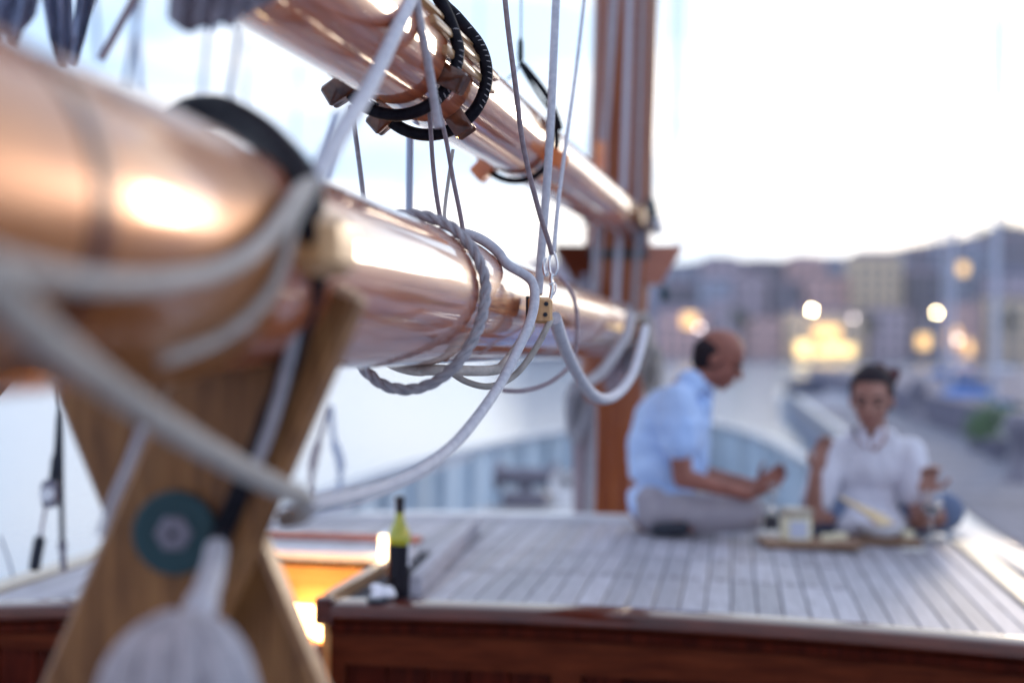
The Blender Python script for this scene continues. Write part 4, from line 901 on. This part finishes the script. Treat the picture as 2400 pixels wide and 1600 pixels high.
for a,b_,d,r,mm,lb in lines:
    mb=MB(); mb.tube([at(*a,d),at((a[0]+b_[0])/2+1,(a[1]+b_[1])/2,d),at(*b_,d)],r*(1.7 if d<18 else 1.0),8); solo('stay',mb,mm,lb,'rigging line')
# far pale masts of the right, seen near the water
for x,y0,y1,d,r,lb in ((2208,560,1140,24,.075,'pale mast standing in front of the right street lamp'),(2312,650,1230,16,.065,'paler thick mast at the right, before the green bushes')):
    pass
# sail canvas
def canvas(pts,low,d,mm,label,thick=.01,amp=.02):
    """pts: top edge px list, low: bottom edge px list, folds run across"""
    n=len(pts); K=10; mb=MB(); g=[]
    for i in range(n):
        for k in range(K+1):
            t=k/K; x=pts[i][0]*(1-t)+low[i][0]*t; y=pts[i][1]*(1-t)+low[i][1]*t
            g.append(at(x,y,d+amp*math.sin(i*1.9+t*1.5)+amp*.4*math.sin(i*4.1+k)))
    fr=[(i*(K+1)+k,(i+1)*(K+1)+k,(i+1)*(K+1)+k+1,i*(K+1)+k+1) for i in range(n-1) for k in range(K)]
    o=len(g); mb.add(g+[p+FW*thick for p in g],fr+[tuple(reversed([q+o for q in f])) for f in fr])
    W=K+1
    ed=[(i*W,(i+1)*W) for i in range(n-1)]+[((i+1)*W+K,i*W+K) for i in range(n-1)]+[(k+1,k) for k in range(K)]+[((n-1)*W+k,(n-1)*W+k+1) for k in range(K)]
    mb.add([],[]); mb.f+=[(a,b_,b_+o,a+o) for a,b_ in ed]
    solo('sail',mb,mm,label,'sail',smooth=2)
canvas([(x,-90) for x in range(400,680,14)],[(392+i*13.5,yy) for i,yy in enumerate((44,56,66,72,74,66,60,66,62,50,58,64,48,30,36,26,10,14,0,-10))],1.62,'canvas','ragged grey sail edge drooping below the gaff at the top')
canvas([(x,-90) for x in range(-80,124,17)],[(-80+i*14.5,yy) for i,yy in enumerate((180,170,150,150,138,110,60,96,104,66,52,30))],1.9,'canvasb','blue grey furled sail bunched in the top left corner')
canvas([(x,-90) for x in range(84,164,9)],[(106+i*8,yy) for i,yy in enumerate((40,90,110,132,148,152,150,130,90))],2.0,'canvasb','blue grey furled sail hanging to a point right of the corner one')
canvas([(x,-90) for x in range(190,270,9)],[(160+i*7,yy) for i,yy in enumerate((140,150,150,140,110,90,60,30,10))],2.1,'canvasb','narrow blue grey strip of sail right of the hanging point')
# ------------------------------------------------------------------ people
def hand(mb,w_,dirv,palmn,side,curl=.6,s=1.0):
    """palm and five bent fingers; w_ wrist, dirv finger direction, palmn palm normal, side: thumb direction"""
    d_=dirv.normalized(); n_=(palmn-d_*palmn.dot(d_)).normalized(); t_=d_.cross(n_)*side
    pc=w_+d_*.045*s
    mb.ball(pc,(.040*s,.047*s,.017*s),ax=(t_,d_,n_))
    mb.cap(w_-d_*.02,pc,.024*s,.02*s)
    for k,(off,ln) in enumerate(((.029,.070),(.010,.078),(-.010,.073),(-.028,.058))):
        p=w_+d_*.085*s+t_*off*s; dd=d_.copy(); r=.0088*s
        for j in range(3):
            q=p+dd*ln*s*(.45,.32,.26)[j]; mb.cap(p,q,r,r*.92,8); p=q; r*=.9; dd=(dd*math.cos(curl)+n_*math.sin(curl)).normalized()
    p=w_+d_*.03*s+t_*.03*s; dd=(t_*.8+d_*.7+n_*.3).normalized()
    for j in range(2):
        q=p+dd*.034*s; mb.cap(p,q,.0105*s,.0095*s,8); p=q; dd=(dd*.8+d_*.5+n_*.2).normalized()
def head(mb,c,f,u,k=1.0):
    """c skull centre, f facing, u up of the head"""
    s=f.cross(u).normalized(); A=(s,f,u)
    mb.ball(c+u*.02*k,(.078*k,.098*k,.095*k),ax=A,n=20,m_=12)
    mb.ball(c+f*.025*k-u*.045*k,(.062*k,.072*k,.075*k),ax=A,n=18,m_=10)
    mb.ball(c+f*.055*k-u*.098*k,(.035*k,.030*k,.024*k),ax=A)         # chin
    mb.ball(c+f*.086*k+u*.012*k,(.045*k,.015*k,.012*k),ax=A)          # brow
    mb.cap(c+f*.094*k-u*.004*k,c+f*.112*k-u*.042*k,.010*k,.014*k,10)   # nose
    mb.ball(c+f*.088*k-u*.075*k,(.026*k,.012*k,.012*k),ax=A)          # mouth
    for q in (-1,1):
        mb.ball(c+s*q*.078*k-u*.018*k-f*.008*k,(.010*k,.020*k,.031*k),ax=A)   # ears
        mb.ball(c+s*q*.045*k+f*.068*k-u*.035*k,(.02*k,.016*k,.016*k),ax=A)     # cheeks
def facebits(par,c,f,u,k=1.0):
    s=f.cross(u).normalized(); A=(s,f,u)
    for q in (-1,1):
        mb=MB(); mb.ball(c+s*q*.031*k+f*.089*k-u*.008*k,(.013*k,.008*k,.008*k),ax=A); part('eye',mb,'eye',par)
        mb=MB(); mb.tube([c+s*q*.014*k+f*.098*k+u*.014*k,c+s*q*.032*k+f*.099*k+u*.019*k,c+s*q*.05*k+f*.087*k+u*.014*k],.004*k,6); part('eyebrow',mb,'hair',par)
    mb=MB(); mb.ball(c+f*.098*k-u*.076*k,(.024*k,.006*k,.007*k),ax=A); part('mouth',mb,'lip',par)
# person one: profile, facing right
zr=CAMH-.80
p1=thing('person','balding man in a light blue short sleeved shirt sitting in profile on the planks','person',at(1560,1248,6.2))
hc=at(1684,836,6.22); hf=(RT*.93-FW*.18-UP*.42).normalized(); hs=hf.cross(ZZ).normalized(); hu=hs.cross(hf).normalized()
body=MB(); head(body,hc,hf,hu,1.08)
body.cap(at(1622,905,6.22),at(1672,868,6.22),.062,.056)
body.cap(at(1570,990,6.22),at(1610,920,6.22),.11,.08)
sh_n=at(1585,945,6.03); el_n=at(1600,1120,5.97); wr_n=at(1755,1158,5.93)
sh_f=at(1600,945,6.42); el_f=at(1640,1110,6.46); wr_f=at(1775,1140,6.32)
for a,b_,c_ in ((sh_n,el_n,wr_n),(sh_f,el_f,wr_f)):
    body.cap(a,b_,.055,.043); body.cap(b_,c_,.043,.027)
hand(body,wr_n,(RT*.95+UP*.25-FW*.1),UP*.9-RT*.2+FW*.3,1,.55)
hand(body,wr_f,(RT*.8+UP*.5),(FW*-1+UP*.3),-1,.7)
body.cap(at(1545,1110,6.22),at(1545,1190,6.22),.13,.13)
for d0,d1 in ((6.10,6.0),(6.34,6.46)):
    body.cap(at(1550,1200,d0),at(1755,1200,d1),.07,.055); body.cap(at(1755,1205,d1),at(1625,1228,d0-.04),.05,.035); body.cap(at(1625,1232,d0-.04),at(1590,1236,d0-.1),.032,.03)
bo=remesh(body,.0055,5); part('body',bo,'skin',p1,2)
facebits(p1,hc,hf,hu,1.08)
mb=MB(); A=(hs,hf,hu)
mb.ball(hc-hf*.022+hu*.002,(.089,.098,.085),ax=A,n=22,m_=12); mb.ball(hc-hf*.05-hu*.03,(.08,.06,.07),ax=A)
hm=remesh(mb,.006,4)
# bald crown: cut the cap away on top and in front
def keep(v):
    r=v-hc; return r.dot(hu)<.078+(-r.dot(hf))*.35 and r.dot(hf)<.045-max(0,-r.dot(hu)-.01)*.9
idx=[keep(v) for v in hm.v]; hm.f=[f for f in hm.f if all(idx[i] for i in f)]; part('hair',hm,'hair',p1,2)
sh=MB()
sh.ball(at(1572,1000,6.22),(.168,.20,.175),n=22,m_=12)
sh.ball(at(1552,1090,6.22),(.155,.185,.16),n=22,m_=12)
sh.ball(at(1548,1165,6.22),(.145,.185,.11),n=22,m_=12)
sh.ball(at(1535,1040,6.22),(.12,.17,.17),n=22,m_=12)
sh.cap(sh_n,sh_f,.085,.085); sh.cap(at(1618,900,6.14),at(1618,900,6.30),.066,.066)
sh.cap(sh_n,at(1592,1035,5.99),.082,.085); sh.cap(sh_f,at(1605,1035,6.46),.082,.085)
sh.cap(at(1640,950,6.2),at(1625,1120,6.2),.06,.06)
sh.cap(at(1500,1190,6.13),at(1500,1190,6.33),.05,.05)
so_=remesh(sh,.007,8)
for v in so_.v: v+=Vector((1,0,0))*.011*mn.noise(Vector((v.x*9,v.y*6,v.z*22)))+Vector((0,-1,0))*.012*mn.noise(Vector((v.x*12+v.z*9,v.y*4,v.z*14-v.x*6)))
part('polo_shirt',so_,'polo',p1,2)
mb=MB(); mb.tube(spline([at(1598,905,6.12),at(1625,895,6.10),at(1658,905,6.14),at(1668,925,6.22),at(1660,905,6.32),at(1620,888,6.34),at(1600,895,6.25)],4,True),.014,8); part('collar',mb,'polo',p1)
tr=MB(); tr.cap(at(1545,1185,6.15),at(1545,1185,6.30),.125,.125)
for d0,d1 in ((6.10,6.0),(6.34,6.46)):
    tr.cap(at(1550,1198,d0),at(1755,1200,d1),.088,.070); tr.cap(at(1758,1206,d1),at(1630,1228,d0-.04),.062,.05)
to_=remesh(tr,.008,6)
for v in to_.v: v.z=max(v.z,zr-.013)
part('trousers',to_,'trous',p1,2)
for d0 in (5.99,6.24):
    mb=MB(); mb.cap(at(1600,1238,d0),at(1540,1240,d0),.032,.028); part('shoe',remesh(mb,.006,3),'dark',p1,2)
DZ2=.17
def at2(x,y,d): return at(x,y,d+DZ2)
# person two: facing the lens
p2=thing('person','dark haired man in a white shirt facing the camera behind the cutting boards','person',at2(2030,1250,6.15))
hc2=at2(2043,930,6.0); f2=(-FW*.93-RT*.32-UP*.16).normalized(); s2=f2.cross(ZZ).normalized(); u2=s2.cross(f2).normalized()
body=MB(); head(body,hc2,f2,u2,1.10)
body.cap(at2(2046,1040,6.14),at2(2046,975,6.06),.062,.054)
body.cap(at2(2030,1100,6.18),at2(2040,1050,6.16),.12,.09)
body.cap(at2(2030,1200,6.22),at2(2030,1110,6.2),.125,.12)
shl=at2(1948,1062,6.14); ell=at2(1903,1212,5.98); wrl=at2(1912,1108,5.90)
shr=at2(2132,1062,6.14); elr=at2(2158,1218,6.02); wrr=at2(2172,1165,5.86)
for a,b_,c_ in ((shl,ell,wrl),(shr,elr,wrr)): body.cap(a,b_,.052,.042); body.cap(b_,c_,.042,.027)
hand(body,wrl,(UP*.95+RT*.22-FW*.1),(-FW*.9+RT*.4),-1,.5,1.08)
hand(body,wrr,(UP*.9-FW*.15+RT*.05),(-FW*.9-UP*.2),1,1.25,1.1)
for kx,d1 in ((2200,5.98),(1925,5.98)):
    body.cap(at2(2030+(18 if kx>2000 else -18),1228,6.25),at2(kx,1205,6.05),.07,.055); body.cap(at2(kx,1215,6.08),at2(2030+(kx-2030)*.7,1232,6.38),.05,.035)
    body.cap(at2(2030+(kx-2030)*.7,1234,6.38),at2(2030+(kx-2030)*.5,1236,6.44),.03,.026)
part('body',remesh(body,.0055,5),'skin2',p2,2); facebits(p2,hc2,f2,u2,1.10)
mb=MB(); A=(s2,f2,u2)
mb.ball(hc2-f2*.014+u2*.030,(.098,.120,.112),ax=A,n=22,m_=12); mb.ball(hc2-f2*.06-u2*.02,(.088,.07,.09),ax=A)
hm=remesh(mb,.006,4)
def keep(v):
    r=v-hc2; return r.dot(f2)<.058+max(0,r.dot(u2)-.07)*3 - (.05 if r.dot(u2)<.01 else 0)
idx=[keep(v) for v in hm.v]; hm.f=[f for f in hm.f if all(idx[i] for i in f)]; part('hair',hm,'hair',p2,2)
mb=MB(); rnd=random.Random(5)
for i in range(16): mb.ball(at2(2062,880,6.12)+Vector((rnd.gauss(0,.034),rnd.gauss(0,.02),rnd.gauss(0,.010))),rnd.uniform(.022,.032))
mb.ball(at2(2056,884,6.09),(.098,.07,.050)); part('hair_tuft',remesh(mb,.006,3),'hairr',p2,2)
sh=MB()
sh.ball(at2(2034,1095,6.18),(.188,.135,.14),n=22,m_=12); sh.ball(at2(2030,1170,6.2),(.170,.135,.15),n=22,m_=12); sh.ball(at2(2032,1222,6.14),(.185,.17,.085),n=20,m_=10)
sh.cap(shl,shr,.072,.072); sh.cap(at2(2005,1030,6.14),at2(2078,1030,6.14),.056,.056)
sh.cap(shl,at2(1915,1165,6.03),.074,.075); sh.cap(shr,at2(2150,1155,6.06),.074,.072)
so_=remesh(sh,.007,7)
for v in so_.v: v+=Vector((0,1,0))*.014*mn.noise(Vector((v.x*20,v.y*6,v.z*8+v.x*5)))+Vector((1,0,0))*.006*mn.noise(v*13)
# open neck: drop the faces in the V
def inV(v):
    r=v-at2(2040,1005,6.0); r2=v-at2(2040,1052,6.0)
    return v.y<at2(2040,1010,6.16).y and r2.z>0 and abs(v.x-at2(2040,1052,6.0).x)<.012+r2.z*.62
idx=[inV(v) for v in so_.v]; so_.f=[f for f in so_.f if not all(idx[i] for i in f)]
part('shirt',so_,'shirt',p2,2)
mb=MB()
for sg in (-1,1): mb.prism([(0,0),(.035,.03),(.055,.085),(.03,.10),(-.004,.03)] if sg>0 else [(-.004,.03),(.03,.10),(.055,.085),(.035,.03),(0,0)],at2(2041+sg*4,1050,6.035),RT*sg,UP,FW,.008,.002)
part('collar',mb,'shirt',p2)
mb=MB()
for k in range(5): mb.ball(at2(2040,1070+k*30,6.04+.0*k),(.005,.003,.005),n=8)
part('button',mb,'ceram',p2)
tr=MB(); tr.cap(at2(2010,1225,6.24),at2(2050,1225,6.24),.13,.13)
for kx in (2215,1915):
    tr.cap(at2(2030+(18 if kx>2000 else -18),1222,6.25),at2(kx,1198,6.08),.092,.086); tr.cap(at2(kx,1208,6.10),at2(2030+(kx-2030)*.7,1230,6.38),.066,.050)
to_=remesh(tr,.008,6)
for v in to_.v: v.z=max(v.z,zr-.02)
part('jeans',to_,'jeans',p2,2)
mb=MB(); mb.cap(at2(1960,1234,6.38),at2(1975,1236,6.46),.035,.03); mb2=MB(); mb2.cap(at2(2150,1234,6.38),at2(2120,1236,6.46),.035,.03)
part('shoe',remesh(mb,.006,3),'dark',p2,2); part('shoe',remesh(mb2,.006,3),'dark',p2,2)
# ------------------------------------------------------------------ picnic
def topz(x,y,d):
    p=at(x,y,d); lat=(p-C0).dot(BR); return CAMH+rh(lat)+.001
def onroof(x,y):
    p=at(x,y,6); 
    for _ in range(6):
        d_=ray(x,y); lat=(p-C0).dot(BR); k=(CAMH+rh(lat)-CAM.z)/d_.z; p=CAM+d_*k
    return p+ZZ*.001
def board(x,y,w_,dp,label):
    c=onroof(x,y); t_=thing('cutting_board',label,'cutting board',c)
    mb=MB(); mb.box(c+ZZ*.018,w_,dp,.026,bev=.006); part('wood',mb,'board',t_)
    mb=MB()
    for sx in (-1,1): mb.box(c+ZZ*.0035+Vector((sx*w_*.38,0,0)),.03,dp*.8,.005)
    part('foot',mb,'board',t_,False); return c+ZZ*.031
b1=board(1895,1282,.40,.22,'brown cutting board carrying the pale cheese, the left of the two boards')
b2=board(2075,1275,.27,.20,'brown cutting board carrying the bowl of breadsticks, the right of the two')
def on(c,dx,dy=0): return c+Vector((dx,dy,0))
c=on(b1,-.055,-.01); t_=thing('cheese_jar','tall pale cream jar with bluish label standing on the left board','jar',c)
mb=MB(); mb.lathe([(.058,0),(.064,.006),(.064,.095),(.06,.10)],c,28); part('jar_body',mb,'cheese',t_)
mb=MB(); mb.lathe([(.067,.10),(.068,.104),(.068,.125),(.062,.13)],c,28); part('lid',mb,'cream',t_)
mb=MB(); vs=[];fs=[]
for i in range(11):
    a=R(-125)+R(70)*i/10; vs+=[c+Vector((math.cos(a)*.0652,math.sin(a)*.0652,.015)),c+Vector((math.cos(a)*.0652,math.sin(a)*.0652,.085))]
for i in range(10): fs.append((i*2,i*2+2,i*2+3,i*2+1))
mb.add(vs,fs); part('label_sheet',mb,'pole',t_)
for i,(dx,dy,lb) in enumerate(((.07,-.03,'first cheese wedge beside the jar on the left board'),(.125,.01,'cheese wedge at the right end of the left board'))):
    c=on(b1,dx,dy); mb=MB(); mb.prism([(-.03,-.02),(.035,-.012),(.03,.02),(-.02,.025)],c+ZZ*.014,Vector((1,0,0)),Vector((0,1,0)),ZZ,.028,.003); solo('cheese_wedge',mb,'cheese',lb,'cheese')
c=on(b2,-.02,0); t_=thing('bowl','white bowl with sliced meat on the right board','bowl',c)
mb=MB(); mb.lathe([(.045,0),(.07,.008),(.098,.04),(.104,.062),(.100,.062),(.09,.04),(.06,.014),(.0,.012)],c,32); part('bowl_body',mb,'ceram',t_)
mb=MB(); rnd=random.Random(9)
for i in range(12): mb.ball(c+Vector((rnd.gauss(0,.035),rnd.gauss(0,.03),.045+rnd.uniform(0,.015))),(rnd.uniform(.02,.035),rnd.uniform(.015,.03),.006),n=10)
part('sliced_meat',mb,'meat',t_)
for i in range(7):
    a=R(150-7*i); p=at(2068+i*4,1232-i,5.62+.02*i); q=at(1968+i*13,1164+i*6,5.72+.01*i); 
    mb=MB(); mb.tube(spline([p,p.lerp(q,.5)+ZZ*.006,q],4),[.006]+[.0085]*7+[.006],8); solo('breadstick',mb,'bread','breadstick leaning out of the white bowl on the right board','breadstick',group='breadsticks leaning out of the bowl')
mb=MB(); c=on(b2,.085,-.02); mb.prism([(-.02,-.02),(.03,-.015),(.028,.02),(-.015,.024)],c+ZZ*.016,Vector((1,0,0)),Vector((0,1,0)),ZZ,.032,.003); solo('cheese_wedge',mb,'cheese','small cheese wedge beside the bowl on the right board','cheese')
c=onroof(1840,1262); c=onroof(1808,1248); t_=thing('salt_tin','black tin with a pale round emblem beside the knee of the man in blue','tin',c)
mb=MB(); mb.lathe([(.03,0),(.035,.004),(.035,.078),(.032,.082)],c,24); part('tin_body',mb,'capsule',t_)
mb=MB(); mb.lathe([(.012,0),(.012,.001)],c+Vector((0,-.0352,.045)),16,ax=(0,-1,0)); part('emblem',mb,'grey',t_)
c=onroof(1808,1262); mb=MB(); mb.prism([(-.062,-.035),(.066,-.04),(.060,.04),(-.058,.035)],c+ZZ*.016,Vector((1,0,0)),Vector((0,1,0)),ZZ,.030,.004); solo('folded_napkin',mb,'paper','bright white folded napkin in front of the black tin','napkin')
def wineglass(c,label,wine=True,k=1.0):
    t_=thing('wine_glass',label,'glass',c)
    mb=MB(); mb.lathe([(.034*k,0),(.034*k,.002),(.006*k,.006),(.0038*k,.012),(.0038*k,.075*k)],c,20); part('stem',mb,'glass',t_)
    mb=MB(); mb.lathe([(.004*k,.075*k),(.022*k,.085*k),(.036*k,.11*k),(.037*k,.13*k),(.031*k,.17*k),(.0295*k,.17*k),(.0355*k,.13*k),(.0345*k,.11*k),(.02*k,.088*k),(.001,.08*k)],c,24); part('bowl',mb,'glass',t_)
    if wine:
        mb=MB(); mb.lathe([(.002,.081*k),(.0195*k,.0885*k),(.034*k,.11*k),(.0345*k,.122*k)],c,24); part('wine',mb,'redwine',t_)
wineglass(at(2183,1262,5.80),'glass of red wine held by the man in white in his raised hand',k=1.15)
wineglass(at(1812,1192,5.90),'clear glass in the hand of the man in blue',wine=False,k=.62)
mb=MB(); c=onroof(2140,1290); mb.prism([(-.05,-.02),(.05,-.03),(.055,.03),(-.045,.03)],c+ZZ*.004,Vector((1,0,0)),Vector((0,1,0)),ZZ,.006,.001); solo('folded_napkin',mb,'paper','flat white napkin right of the second board','napkin')
